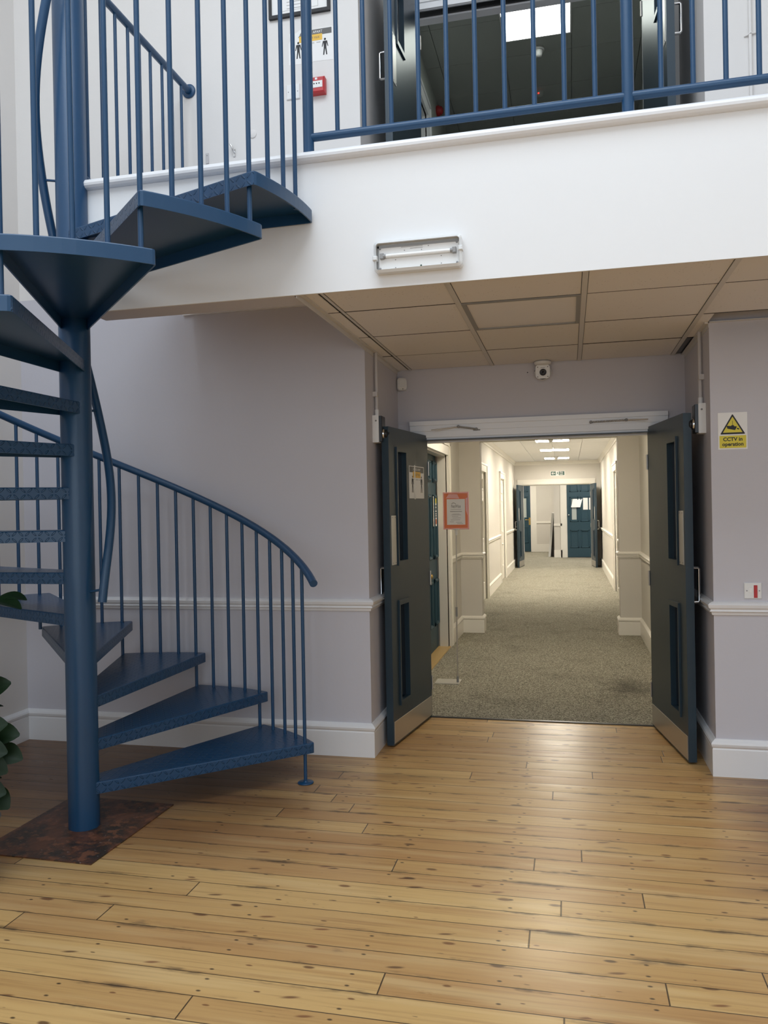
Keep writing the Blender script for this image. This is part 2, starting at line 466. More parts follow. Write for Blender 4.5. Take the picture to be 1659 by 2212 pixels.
struct('wall_right', MB().box(XR, 4.2, Y0, 5.72, 0, ZU - .1), 'wall', 'mauve grey lower wall with the camera sign, right of the doorway', 'wall')
struct('wall_right_upper', MB().box(XR, 4.2, Y0, 5.72, ZU - .1, H), 'upper', 'pale upper wall with a vertical pipe, right of the upstairs doorway', 'wall')
w = MB().box(XL, XR, Y1, 5.72, 2.02, ZU - .1).box(XL, -1.012, Y1, 5.72, 0, 2.02).box(.556, XR, Y1, 5.72, 0, 2.02)
struct('wall_recess', w, 'wall', 'mauve wall above the open double doors, below the tiled ceiling', 'wall')
w = MB().box(XL, XR, Y1, 5.72, ZU + 2.0, H).box(XL, -1.012, Y1, 5.72, ZU - .1, ZU + 2.0).box(.556, XR, Y1, 5.72, ZU - .1, ZU + 2.0)
struct('wall_recess_upper', w, 'upper', 'pale wall around the upstairs double doorway', 'wall')
struct('wall_side', MB().box(4.0, 4.2, -5, Y0, 0, H), 'upper', 'pale right side wall of the hall', 'wall')
# front wall with three tall windows, behind the camera
w = MB().box(-3.8, 4.2, -5.2, -5, 0, .9).box(-3.8, 4.2, -5.2, -5, 5.6, H)
xs = [-3.8, -3.0, -1.2, -.6, 1.2, 1.8, 3.6, 4.2]
for i in range(0, 8, 2): w.box(xs[i], xs[i + 1], -5.2, -5, .9, 5.6)
struct('wall_front', w, 'upper', 'window wall of the hall', 'wall')
for k, (a, b) in enumerate(((-3.0, -1.2), (-.6, 1.2), (1.8, 3.6))):
    w = MB()
    for xx in (a, (a + b) / 2 - .03, b - .06): w.box(xx, xx + .06, -5.14, -5.08, .9, 5.6)
    for zz in (.9, 2.4, 3.95, 5.54): w.box(a, b, -5.135, -5.085, zz, zz + .06)
    struct('window_%d' % (k + 1), w, 'white', 'tall white framed hall window', 'window')
# roof with a skylight opening
SX0, SX1, SY0, SY1 = -3.2, 1.6, -2.2, 2.4
w = MB().box(-3.8, SX0, -5.2, 5.8, H, H + .2).box(SX1, 4.2, -5.2, 5.8, H, H + .2).box(SX0, SX1, -5.2, SY0, H, H + .2).box(SX0, SX1, SY1, 5.8, H, H + .2)
struct('ceiling_hall', w, 'fascia', 'white ceiling high above the hall', 'ceiling')
# landing
struct('floor_landing', MB().box(-2.32, 4.0, YF + .18, Y1, 2.77, ZU), 'wall', 'landing slab between the hall and the upstairs doors', 'floor')
struct('wall_fascia', MB().box(-2.25, 4.0, YF, YF + .012, ZC - .02, 3.075), 'fascia', 'broad white fascia board along the edge of the landing', 'fascia')
struct('trim_2', MB().box(-2.25, XL - .012, YF + .012, YF + .18, ZC - .018, 3.075).box(XL - .012, 4.0, YF + .012, YF + .18, ZC + .04, 3.075), 'wall', 'pale underside of the landing edge beam', 'beam')
cap = [(-.30, 3.085), (.012, 3.085), (.028, 3.088), (.036, 3.097), (.038, 3.108), (.034, 3.119), (.026, 3.127), (.012, 3.132), (-.30, 3.134)]
cap = [(-.22 if a == -.30 else a, b - .033) for a, b in cap]
struct('trim_3', moulding(MB(), [(-2.257, YF), (4.0, YF)], cap), 'white', 'rounded white nosing board on top of the landing fascia', 'nosing')
struct('trim_4', MB().box(-2.37, XL - .03, Y0 - .02, Y0 - .001, 2.752, 2.768), 'white', 'thin white bead where the landing soffit meets the back wall', 'bead')
# suspended ceiling: tiles with narrow gaps, then grid bars
gx = [XL + .004, -1.09, -.505, .087, .69, 1.28, 1.87, 2.46, 3.05, 4.0]
gy = [YF + .014, 3.84, 4.44, 5.04, Y1 - .004]
w = MB()
for i in range(len(gx) - 1):
    for j in range(4):
        if i > 3 and gy[j] > Y0 - .3: continue
        if i == 2 and j == 1: continue
        y1 = min(gy[j + 1], Y0 - .002) if (i > 3 or gx[i] >= .68 and False) else gy[j + 1]
        x1 = gx[i + 1]
        dz = random.uniform(-.0015, .0015)
        g = .0045; gq = .0155
        if gx[i] == .69 and gy[j] > Y0 - .3:
            x1 = XR - .004
            w.box(gx[i] + gq, x1, gy[j] + g, y1 - g, ZC + dz, ZC + .003); continue
        if gx[i] == .69 and gy[j + 1] > Y0: y1 = Y0 - .002
        w.box(gx[i] + gq, x1 - gq, gy[j] + g, y1 - g, ZC + dz, ZC + .003)
w.box(gx[3 + 1], XR - .004, 4.44 + .0035, 5.04 - .0045, ZC, ZC + .003)
cl = struct('ceiling', w, 'tile', 'suspended ceiling of speckled square tiles under the landing', 'ceiling')
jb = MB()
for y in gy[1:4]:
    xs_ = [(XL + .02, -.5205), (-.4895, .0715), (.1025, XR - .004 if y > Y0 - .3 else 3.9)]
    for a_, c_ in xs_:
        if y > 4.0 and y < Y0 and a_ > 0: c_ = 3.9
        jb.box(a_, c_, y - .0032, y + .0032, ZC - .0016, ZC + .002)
struct('joint_shade', jb, 'gapshade', None, None, cl)  # strips flush in the tile gaps, painting their shadow lines
b = MB()
for x in gx[:5]:
    b.box(x - .0125 if x > XL + .1 else x, x + .0125, YF + .014, Y1 - .001 if x < XR - .02 else Y0, ZC - .005, ZC + .000)
struct('grid_bar', b, 'tbar', None, None, cl)
struct('dark_void_sheet', MB().box(XL + .002, XR - .002, YF + .014, Y1 - .003, ZC + .0045, ZC + .006), 'black', None, None, cl)  # black sheet over the tiles, standing in for darkness behind the gaps
b = MB().box(XL, XL + .022, YF + .014, Y1 - .001, ZC - .008, ZC - .001).box(XL, XL + .003, YF + .014, Y1 - .001, ZC - .03, ZC)
b.box(XR - .022, XR, Y0 + .0, Y1 - .001, ZC - .008, ZC - .001).box(XR - .003, XR, Y0, Y1 - .001, ZC - .03, ZC)
b.box(XR, 4, Y0 - .02, Y0 - .001, ZC - .006, ZC - .001)
struct('edge_bead', b, 'tbar', None, None, cl)
struct('side_panel', MB().box(XL - .012, XL, YF + .012, Y0, ZC - .002, 2.77), 'fascia', None, None, cl)

# skirtings and dado rails
b = MB(); moulding(b, [(XW, -5), (XW, Y0), (XL, Y0), (XL, Y1)], SKIRT)
struct('baseboard_left', b, 'white', 'tall white skirting board around the stair corner', 'skirting')
b = MB(); moulding(b, [(XR, Y1), (XR, Y0), (4.0, Y0)], SKIRT)
struct('baseboard_right', b, 'white', 'tall white skirting board right of the doorway', 'skirting')
b = MB(); moulding(b, [(XW, -5), (XW, Y0), (XL, Y0), (XL, Y1)], DADO, DZ)
struct('trim_5', b, 'white', 'white dado rail on the wall behind the spiral stairs', 'dado rail')
b = MB(); moulding(b, [(XR, Y1), (XR, Y0), (4.0, Y0)], DADO, DZ)
struct('trim_6', b, 'white', 'white dado rail below the red fused switch', 'dado rail')

# door frames of the two double doorways
def door_frame(name, z, mat, label, y=Y1, x0=-1.012, x1=.556, hx0=-1.096, hx1=.652, back=.13):
    b = MB()
    # stepped head architrave
    for (a, c, d) in ((2.0, 2.115, .014), (2.045, 2.112, .022), (2.085, 2.115, .034)):
        b.box(hx0, hx1, y - d, y + .001, z + a, z + c)
    b.box(hx0, x0 + .001, y - .014, y + .001, z, z + 2.0).box(x1 - .001, hx1, y - .014, y + .001, z, z + 2.0)
    # lining and stop
    b.box(x0 - .02, x1 + .02, y, y + back, z + 1.985, z + 2.03)
    b.box(x0 - .03, x0 + .012, y, y + back, z, z + 2.0).box(x1 - .012, x1 + .03, y, y + back, z, z + 2.0)
    b.box(x0, x1, y + .055, y + back, z + 1.968, z + 1.99)
    return struct(name, b, mat, label, 'door frame')
door_frame('trim_7', 0, 'white', 'white moulded frame around the open ground floor double doors')
struct('seal', MB().box(-1.0, .545, Y1 - .017, Y1 + .05, 1.978, 1.9849), 'black', None, None, bpy.data.objects['trim_7'])
door_frame('trim_8', ZU, 'white', 'white moulded frame around the open upstairs double doors')
struct('seal', MB().box(-1.0, .545, Y1 - .017, Y1 + .05, ZU + 1.978, ZU + 1.9849), 'black', None, None, bpy.data.objects['trim_8'])

# ---------------------------------------------------------------- double door leaves
def leaf(name, A, B, z0, label, side, lv=(1.16, 1.868), lv2=(.265, .885), hz=(.91, 1.135), group=None, hgt=2.015, kick=True, lowvis=True, lev=False, mat='door'):
    A = Vector((A[0], A[1], z0)); B = Vector((B[0], B[1], z0)); L = (B - A).length; u = (B - A).normalized()
    n = Vector((-u.y, u.x, 0))
    if n.x * side < 0: n = -n
    F = frame(A, u, n); th = .046
    u0, u1 = L * .615, L * .83
    b = MB(); zb = .012
    holes = [lv] + ([lv2] if lowvis else [])
    holes = sorted(holes)
    b.fbox(F, 0, u0, -th, 0, zb, hgt); b.fbox(F, u1, L, -th, 0, zb, hgt)
    zz = zb
    for (a, c) in holes: b.fbox(F, u0, u1, -th, 0, zz, a); zz = c
    b.fbox(F, u0, u1, -th, 0, zz, hgt)
    o = struct(name, b, mat, label, 'door')
    if group: o['group'] = group
    for (a, c) in holes:
        g = part('vision_panel', MB().fbox(F, u0, u1, -.030, -.022, a, c), 'glass', o)
        r = MB(); w_ = .026
        for t0, t1 in ((-.022, .011), (-th - .008, -.03)):
            r.fbox(F, u0 - w_, u0 + .004, t0, t1, a - w_, c + w_); r.fbox(F, u1 - .004, u1 + .012, t0, t1, a - w_, c + w_)
            r.fbox(F, u0, u1, t0, t1, a - w_, a + .004); r.fbox(F, u0, u1, t0, t1, c - .004, c + w_)
        parts('glazing_bead', r, mat, g)
    p = part('push_plate', MB().bbox(F, L * .865, L * .97, 0, .003, 1.143, 1.455, .001), 'plate', o, label='pale satin metal push plate')
    s = MB()
    for uu in (L * .885, L * .95):
        for q in (1.155, 1.443): s.lathe(F(uu, .003, q), n, [(.0045, 0), (.0042, .0012), (0, .0014)], 10)
    parts('screw', s, 'gasket', p)
    if kick: part('kick_plate', MB().bbox(F, .012, L - .012, 0, .003, .022, .158, .001), 'steel', o, label='brushed steel kick plate')
    hb = MB(); hu = L * .90
    hb.tube([F(hu, -th, hz[0] + .012), F(hu, -th - .045, hz[0] + .012), F(hu, -th - .052, hz[0] + .020), F(hu, -th - .052, hz[1] - .020), F(hu, -th - .045, hz[1] - .012), F(hu, -th, hz[1] - .012)], .0085, 10)
    part('pull_handle', hb, 'chrome', o, label='bright metal pull handle')
    hg = MB()
    for q in (.25, 1.0, 1.78): hg.tube([F(-.004, .004, q - .05), F(-.004, .004, q + .05)], .006, 8)
    parts('hinge', hg, 'steel', o)
    if lev:
        l = MB().bbox(F, L * .88, L * .95, -th - .006, -th, .95, 1.06, .002); l.tube([F(L * .91, -th - .006, 1.0), F(L * .91, -th - .04, 1.0), F(L * .75, -th - .045, 1.0)], .008, 8)
        part('lock_case', l, 'steel', o)
    return o, F, L
d1, F1, L1 = leaf('door_1', (-.978, 5.600), (-1.092, 4.845), 0, 'dark blue door leaf open on the left of the ground floor doorway, notice taped on', 1)
d2, F2, L2 = leaf('door_2', (.523, 5.600), (.645, 4.815), 0, 'dark blue door leaf open on the right of the ground floor doorway', -1)
d3, F3, L3 = leaf('door_3', (-.98, 5.600), (-1.03, 4.86), ZU, 'dark door leaf open on the left of the upstairs doorway', 1, lv=(1.45, 1.87), hz=(1.18, 1.375), lowvis=False, lv2=(.3, .8))
d4, F4, L4 = leaf('door_4', (.535, 5.600), (.598, 4.86), ZU, 'dark door leaf open on the right of the upstairs doorway', -1, lv=(1.45, 1.87), hz=(1.20, 1.40), lowvis=False)
d5, F5, L5 = leaf('door_5', (-1.107, 20.19), (-1.185, 19.43), 0, 'dark blue door leaf open at the left of the far corridor end', 1, lev=True)
d6, F6, L6 = leaf('door_6', (.527, 20.19), (.60, 19.43), 0, 'dark blue door leaf open at the right of the far corridor end', -1, lev=True)

# restrictor arms on the head of the doorway
def arm(label, pts, ends):
    t = thing('door_restrictor', pts[0], label, 'door restrictor', 'spring restrictors above the doors')
    c = MB()
    p0, p1 = Vector(pts[0]), Vector(pts[1]); n = 22; q = []
    for i in range(n * 6 + 1):
        s = i / (n * 6); a = 2 * PI * n * s
        q.append(p0.lerp(p1, s) + Vector((0, math.cos(a) * .006, math.sin(a) * .006)))
    c.tube(q, .0022, 5)
    part('spring', c, 'steel', t)
    r = MB().tube([p0, pts[2]], .004, 8)
    part('rod', r, 'steel', t)
    e = MB()
    for p in (pts[0], pts[1]): e.lathe(Vector(p) - Vector((0, .008, 0)), (0, 1, 0), [(0, 0), (.010, .001), (.010, .012), (.004, .014)], 12)
    e.box(pts[1][0] - .025, pts[1][0] + .025, Y1 - .016, Y1 - .005, pts[1][2] - .010, pts[1][2] + .010)
    parts('bracket', e, 'gasket', t)
arm('twisted steel spring restrictor above the left ground floor door', [(-.745, 5.545, 2.066), (-.62, 5.562, 2.046), (-.93, 5.50, 2.045)], 0)
arm('coiled steel spring restrictor above the right ground floor door', [(.385, 5.545, 2.064), (.155, 5.562, 2.060), (.52, 5.50, 2.058)], 0)

# magnetic holders with their conduit
def holder(x, s, y, z, label, lab2, yc):
    t = thing('door_magnet', (x, y, z), label, 'door holder')
    F = frame((x, y, z), (0, 1, 0), (s, 0, 0))
    part('back_box', MB().bbox(F, -.045, .045, 0, .040, -.085, .085, .004), 'plastic', t)
    part('cover_plate', MB().bbox(F, -.043, .050, .0402, .060, -.080, .080, .003), 'black', t, label='black cover facing the door')
    m = MB().lathe(F(0, .06, -.03), (s, 0, 0), [(.034, 0), (.034, .006), (.030, .010), (.026, .012), (0, .012)], 24)
    part('magnet', m, 'chrome', t)
    k = MB().lathe(F(0, .073, -.03), (s, 0, 0), [(0, 0), (.028, .0005), (.030, .006), (.024, .014), (.013, .018), (.010, .024), (0, .024)], 20)
    part('armature', k, 'black', t)
    sc = MB()
    sc.lathe(F(-.0452, .022, .05), (0, -1, 0), [(.006, 0), (.005, .002), (0, .002)], 10)
    parts('screw', sc, 'gasket', t)
    c = thing('conduit', (x, y, z + .085), lab2, 'conduit')
    r = .0105
    part('pipe', MB().tube([(x + s * .016, yc, z + .085), (x + s * .016, yc, ZC - .002)], r, 12), 'greyplastic', c)
    part('adaptor', MB().tube([(x + s * .016, yc, z + .084), (x + s * .016, yc, z + .125)], .0135, 12), 'plastic', c)
    cb = MB().bbox(frame((x, yc, 0), (0, 1, 0), (s, 0, 0)), -.036 if s > 0 else -.036, .016, 0, .028, 2.205, 2.235, .004)
    parts('saddle_clip', cb, 'greyplastic', c)
holder(XL, 1, 4.86, 2.0, 'white box with black door magnet holding the left door', 'grey white conduit dropping to the left door magnet', 4.87)
holder(XR, -1, 4.84, 1.98, 'white box with black door magnet holding the right door', 'grey white conduit dropping to the right door magnet', 4.87)

# ---------------------------------------------------------------- spiral staircase
st = thing('spiral_staircase', (AX[0], AX[1], 0), 'blue painted steel spiral staircase with chequered wedge treads', 'staircase')
def P(a, r, z): a = math.radians(a); return (AX[0] + r * math.cos(a), AX[1] + r * math.sin(a), z)
part('centre_post', MB().lathe((AX[0], AX[1], 0), (0, 0, 1), [(.072, .004), (.072, 4.6), (.06, 4.63), (0, 4.64)], 48), 'blue', st)
bp = MB()
base = [(-2.60, 3.015), (-2.30, 3.012), (-2.015, 3.005), (-2.005, 3.35), (-2.00, 3.705), (-2.28, 3.715), (-2.59, 3.72)]
n = len(base)
bp.add([(x, y, .0005) for x, y in base] + [(x, y, .006) for x, y in base], [tuple(range(n))[::-1], tuple(range(n, 2 * n))] + [(i, (i + 1) % n, n + (i + 1) % n, n + i) for i in range(n)])
part('base_plate', bp, 'rust', st, label='worn rusty brown floor plate')
R0 = 1.20
TN = [41, 64, 86.7, 109.3, 132.3, 155, 178, 201, 224, 246.7, 269.5, 292, 314.8, 338]
NOSE = [39, 62.3, 85.8, 109, 132.5, 155.3, 178.2, 201, 223.9, 246.7, 269.5, 292.2, 315.0, 338.6]
ZT = [.220 + .2013 * k for k in range(14)]
SPAN = 25.6
def tread_mesh(a0, a1, z):
    am = (a0 + a1) / 2
    c, s = math.cos(math.radians(am)), math.sin(math.radians(am))
    pi0 = (AX[0] + .03 * c + .060 * s, AX[1] + .03 * s - .060 * c)      # nose side (clockwise side)
    pi1 = (AX[0] + .03 * c - .060 * s, AX[1] + .03 * s + .060 * c)
    arc = [P(a0 + (a1 - a0) * k / 12, R0, 0)[:2] for k in range(13)]
    pts = [Vector(pi0)] + [Vector(p) for p in arc] + [Vector(pi1)]
    # round the two outer corners
    def rnd(prev, p, nxt, r=.014):
        d0 = (prev - p).normalized(); d1 = (nxt - p).normalized()
        return [p + d0 * r, p + d0 * r * .3 + d1 * r * .3, p + d1 * r]
    pts = [pts[0]] + rnd(pts[0], pts[1], pts[2]) + pts[2:-2] + rnd(pts[-3], pts[-2], pts[-1]) + [pts[-1]]
    def inset(d):
        out = []; n = len(pts)
        for i in range(n):
            e0 = (pts[i] - pts[i - 1]).normalized(); e1 = (pts[(i + 1) % n] - pts[i]).normalized()
            n0 = Vector((-e0.y, e0.x)); n1 = Vector((-e1.y, e1.x)); m = (n0 + n1).normalized()
            out.append(pts[i] + m * d / max(.35, m.dot(n0)))
        return out
    n = len(pts); th, dp, be = .006, .056, .005
    rings = [(inset(be), z), (inset(be * .3), z - be * .3), (pts, z - be), (pts, z - dp), (inset(th), z - dp), (inset(th), z - th - .002)]
    b = MB(); uvs = []
    vs = [(p.x, p.y, zz) for ring, zz in rings for p in ring]
    cum = [0]
    for i in range(n): cum.append(cum[-1] + (pts[(i + 1) % n] - pts[i]).length)
    fs = [tuple(range(n))]
    dirv = Vector((c, s)); prv = Vector((-s, c))
    uvs += [((p - Vector(AX)).dot(dirv), (p - Vector(AX)).dot(prv)) for p in rings[0][0]]
    for k in range(5):
        for i in range(n):
            j = (i + 1) % n
            fs.append((k * n + i, (k + 1) * n + i, (k + 1) * n + j, k * n + j))
            za, zb_ = rings[k][1] - z, rings[k + 1][1] - z
            uvs += [(.0147, .0147)] * 4 if (k >= 4 or 2 <= i <= n - 4) else [(cum[i], za), (cum[i], zb_), (cum[i + 1], zb_), (cum[i + 1], za)]
    fs.append(tuple(range(5 * n, 6 * n))[::-1])
    uvs += [(.0147, .0147)] * n
    b.add(vs, fs); b.uv = uvs
    return b
for k in range(14):
    part('tread', tread_mesh(TN[k], TN[k] + (25.5 if k < 13 else 22.9), ZT[k]), 'checker', st)
# tread that meets the landing
def zr(a):   # handrail height along the helix
    return 1.189 + (a - 40.8) * .00866
RB = 1.15
foot = None
for k in range(14):
    off = 3.0 if k < 5 else 3.0 + (0.6 - 3.0) * (k - 4) / 7 if k < 12 else .6
    nxt = NOSE[k + 1] if k < 13 else 362.2
    noff = 3.0 if k + 1 < 5 else (3.0 + (0.6 - 3.0) * (k - 3) / 7 if k + 1 < 12 else .6)
    a0 = NOSE[k] + off; a1 = nxt + noff
    for j in range(4):
        a = a0 + (a1 - a0) * j / 4
        zb_ = ZT[k] - .02
        if j == 0: zb_ = (ZT[k - 1] - .01) if k else .006
        o = part('baluster', MB().tube([P(a, RB, zb_), P(a, RB, zr(a))], .0098, 12), 'blue', st)
        if j == 0 and k == 0:
            part('foot_flange', MB().lathe(P(a, RB, 0), (0, 0, 1), [(0, .0005), (.044, .0005), (.044, .005), (.040, .008), (.013, .008), (.013, .014), (0, .014)], 24), 'blue', o)
rail = [P(a, RB, zr(a)) for a in np.linspace(32.0, 359.6, 150)]
part('outer_handrail', MB().tube(rail, .0215, 16), 'blue', st)
za = [(1.085, -21), (1.226, -8), (1.53, 26), (1.64, 41), (1.75, 57), (1.95, 78), (2.09, 90), (2.50, 126), (2.88, 162), (3.16, 186), (3.40, 213), (3.65, 246), (3.87, 267), (4.3, 312)]
zs = np.linspace(1.085, 4.3, 90); an = np.interp(zs, [q[0] for q in za], [q[1] for q in za])
an = np.convolve(np.pad(an, 6, mode='edge'), np.ones(13) / 13, 'valid')
ir = part('inner_handrail', MB().tube([P(a, .152, z) for a, z in zip(an, zs)], .0205, 16), 'blue', st)
br = MB()
for z in (1.13, 2.0, 3.10):
    a = float(np.interp(z, zs, an))
    br.tube([P(a, .152, z), P(a, .13, z + .012), P(a, .06, z)], .006, 8)
parts('bracket', br, 'blue', ir)

# landing railing on the fascia
lr = thing('landing_railing', (-1.115, 3.425, 3.10), 'blue steel balustrade standing along the white landing edge', 'railing')
YR = 3.425
for x in (-1.115, .2666, 1.656, 3.04):
    part('newel_post', MB().lathe((x, YR, 3.0995), (0, 0, 1), [(.0245, 0), (.0245, 1.03)], 20), 'blue', lr)
part('bottom_rail', MB().tube([(-1.115, YR, 3.178), (4.0, YR, 3.178)], .0182, 16), 'blue', lr)
part('top_rail', MB().tube([(-1.13, YR, 4.17), (4.0, YR, 4.17)], .0225, 16), 'blue', lr)
bx = [-.978 + .1238 * i for i in range(10)] + [.397 + .1238 * i for i in range(10)] + [1.784 + .1238 * i for i in range(10)]
b0 = part('baluster', MB().tube([(bx[0], YR, 3.18), (bx[0], YR, 4.165)], .0105, 12), 'blue', lr)
for x in bx[1:]:
    c = b0.copy(); COL.objects.link(c); c.parent = lr; c.location = (x - bx[0], 0, 0)
# side railing running back to the wall
sr = thing('side_railing', (-2.3, 4.0, ZU), 'blue steel side balustrade running back from the stair post to the wall flange', 'railing')
XS = -2.302
part('handrail', MB().tube([(XS, 3.50, 4.172), (XS, Y0 - .006, 4.172)], .0205, 16), 'blue', sr)
part('wall_flange', MB().lathe((XS, Y0, 4.172), (0, -1, 0), [(0, .0005), (.044, .0005), (.044, .008), (.038, .012), (.0215, .012)], 28), 'blue', sr)
part('bottom_rail', MB().tube([(XS, 3.50, 3.16), (XS, Y0 - .002, 3.16)], .016, 12), 'blue', sr)
for y in (3.53, 3.665, 3.80, 3.925, 4.045, 4.165, 4.30, 4.42, 4.54):
    part('baluster', MB().tube([(XS, y, 3.162), (XS, y, 4.17)], .009, 12), 'blue', sr)

# ---------------------------------------------------------------- fittings in the hall
# emergency bulkhead light on the fascia
bl = thing('bulkhead_light', (-.6125, YF, 2.59), 'clear rectangular emergency bulkhead light on the white fascia', 'emergency light')
F = frame((-.6125, YF, 2.590), (1, 0, 0), (0, -1, 0))
w2, h2 = .190, .066
part('base_tray', MB().poly(F, rrect(-w2, w2, -h2, h2, .016), -.002, .022), 'plastic', bl)
part('gear_tray', MB().bbox(F, -w2 + .012, w2 - .012, .022, .030, -h2 + .012, h2 - .016, .002), 'paper', bl)
rim = MB()
o_, i_ = rrect(-w2 - .002, w2 + .002, -h2 - .002, h2 + .002, .018), rrect(-w2 + .009, w2 - .009, -h2 + .009, h2 - .009, .012)
n = len(o_)
for (pa, ta), (pb, tb) in (((o_, .020), (o_, .048)), ((o_, .048), (i_, .056)), ((i_, .056), (i_, .044)), ((i_, .044), (o_, .020))):
    rim.add([F(u, ta, z) for u, z in pa] + [F(u, tb, z) for u, z in pb], [(i, (i + 1) % n, n + (i + 1) % n, n + i) for i in range(n)])
part('cover', rim, 'clear', bl, label='clear moulded cover rim')
gs = MB()
gs.fbox(F, -w2 + .010, w2 - .010, .0302, .032, h2 - .024, h2 - .014); gs.fbox(F, -w2 + .010, -w2 + .017, .0302, .032, -h2 + .010, h2 - .014)
gs.fbox(F, -w2 + .010, w2 - .010, .0302, .032, -h2 + .010, -h2 + .0125)
part('gasket', gs, 'gasket', bl)
part('lamp_tube', MB().tube([F(-.140, .040, .004), F(.140, .040, .004)], .008, 14), 'tube', bl)
c = MB()
for s in (-1, 1): c.tube([F(s * .140, .040, .004), F(s * .155, .040, .004)], .0085, 12); c.bbox(F, s * .158 - .008, s * .158 + .008, .030, .048, -.008, .016, .002)
parts('lamp_holder', c, 'gasket', bl)
c = MB()
for s, zz in ((-1, -.006), (1, .006)): c.bbox(F, s * (w2 - .004) - .010, s * (w2 - .004) + .010, .030, .060, zz - .010, zz + .010, .003)
parts('clip', c, 'clear', bl)
c = MB()
for u in (-.168, .168):
    for zz in (-.046, .040): c.lathe(F(u, .030, zz), (0, -1, 0), [(.005, 0), (.004, .0015), (0, .0015)], 10)
for u, zz in ((-.06, .025), (.045, .036), (.015, .022), (.10, -.012), (.10, -.044), (-.10, -.012), (-.10, -.046)): c.lathe(F(u, .030, zz), (0, -1, 0), [(.0025, 0), (.002, .001), (0, .001)], 8)
parts('screw', c, 'gasket', bl)
c = MB(); c.fbox(F, -.075, .02, .0301, .0306, .038, .0405); c.fbox(F, -.035, .02, .0301, .0306, .030, .0325)
part('rating_print', c, 'paleink', bl)
part('indicator', MB().lathe(F(.012, .030, -.046), (0, -1, 0), [(.004, 0), (.003, .002), (0, .0022)], 10), 'green', bl)

# ceiling light panel (off)
cp = thing('ceiling_light_panel', (-.21, 4.14, ZC), 'unlit square light panel set in the tiled ceiling under the landing', 'ceiling light')
b = MB(); x0, x1, y0, y1 = -.493, .075, 3.842, 4.438
for q in ((x0, x1, y0, y0 + .022), (x0, x1, y1 - .022, y1), (x0, x0 + .022, y0 + .022, y1 - .022), (x1 - .022, x1, y0 + .022, y1 - .022)): b.box(*q, ZC - .006, ZC + .003)
part('frame', b, 'gasket', cp)
part('diffuser', MB().box(x0 + .022, x1 - .022, y0 + .022, y1 - .022, ZC + .001, ZC + .003), 'diffuser', cp)

# motion sensor in the recess corner
ms = thing('motion_sensor', (-1.165, Y1, 2.387), 'small white rounded motion sensor high in the recess corner', 'sensor')
Fm = frame((-1.150, Y1 - .024, 2.387), (.93, .36, 0), (.36, -.93, 0))
b = MB()
for (sc, t) in ((1, 0), (1, .018), (.96, .026), (.86, .032)):
    pass
prof = [(1., -.02), (1., .012), (.95, .022), (.82, .028)]
rings = [[Fm(u * s, t, z * s) for u, z in rrect(-.036, .036, -.046, .046, .022, 6)] for s, t in prof]
n = len(rings[0])
b.add([q for r in rings for q in r], [(k * n + i, k * n + (i + 1) % n, (k + 1) * n + (i + 1) % n, (k + 1) * n + i) for k in range(3) for i in range(n)] + [tuple(range(3 * n, 4 * n)), tuple(range(n))[::-1]], True)
part('case', b, 'plastic', ms)
part('lens', MB().poly(Fm, rrect(-.020, .022, -.022, .026, .006), .027, .031), 'clear', ms)
part('indicator', MB().lathe(Fm(.004, .027, -.036), Fm(0, 1, 0) and (.36, -.93, 0), [(.004, 0), (.003, .002), (0, .0022)], 10), 'ink', ms)

# dome CCTV camera
cc = thing('security_camera', (-.155, Y1, 2.45), 'white round security camera with dark lens above the doorway', 'camera')
c0 = Vector((-.157, Y1 - .055, 2.418))
part('mount_base', MB().lathe((c0.x, Y1 - .06, ZC - .0065), (0, 0, -1), [(0, 0), (.056, .001), (.058, .012), (.05, .022), (.034, .026), (0, .026)], 30), 'plastic', cc)
b = MB().lathe(c0 + Vector((0, .045, 0)), (0, -1, -.12), [(0, 0), (.030, .002), (.050, .016), (.055, .032), (.054, .042), (.050, .046)], 32)
part('housing', b, 'plastic', cc)
Fc = frame(c0 + Vector((0, -.002, -.005)), (1, 0, 0), (0, -1, -.12), (0, -.12, 1))
part('face_plate', MB().poly(Fc, rrect(-.048, .048, -.044, .050, .022), -.004, .010), 'plastic', cc)
part('lens', MB().lathe(Fc(.002, .010, -.002), (0, -1, -.12), [(.023, 0), (.023, .004), (.019, .005), (.015, .002), (.006, .002), (.004, .005), (0, .005)], 28), 'black', cc)
b = MB()
for u in (-.034, .034):
    for zz in (-.032, .034): b.lathe(Fc(u, .010, zz), (0, -1, -.12), [(.0035, 0), (.003, .001), (0, .0011)], 8)
b.fbox(Fc, -.014, .014, .0101, .0106, .028, .030)
parts('screw', b, 'greyink', cc)
b = MB()
for x, z in ((-.262, 2.425), (-.213, 2.432)): b.lathe((x, Y1, z), (0, -1, 0), [(.004, .0003), (.0035, .0012), (0, .0012)], 10)
parts('fixing_hole', b, 'ink', cc)

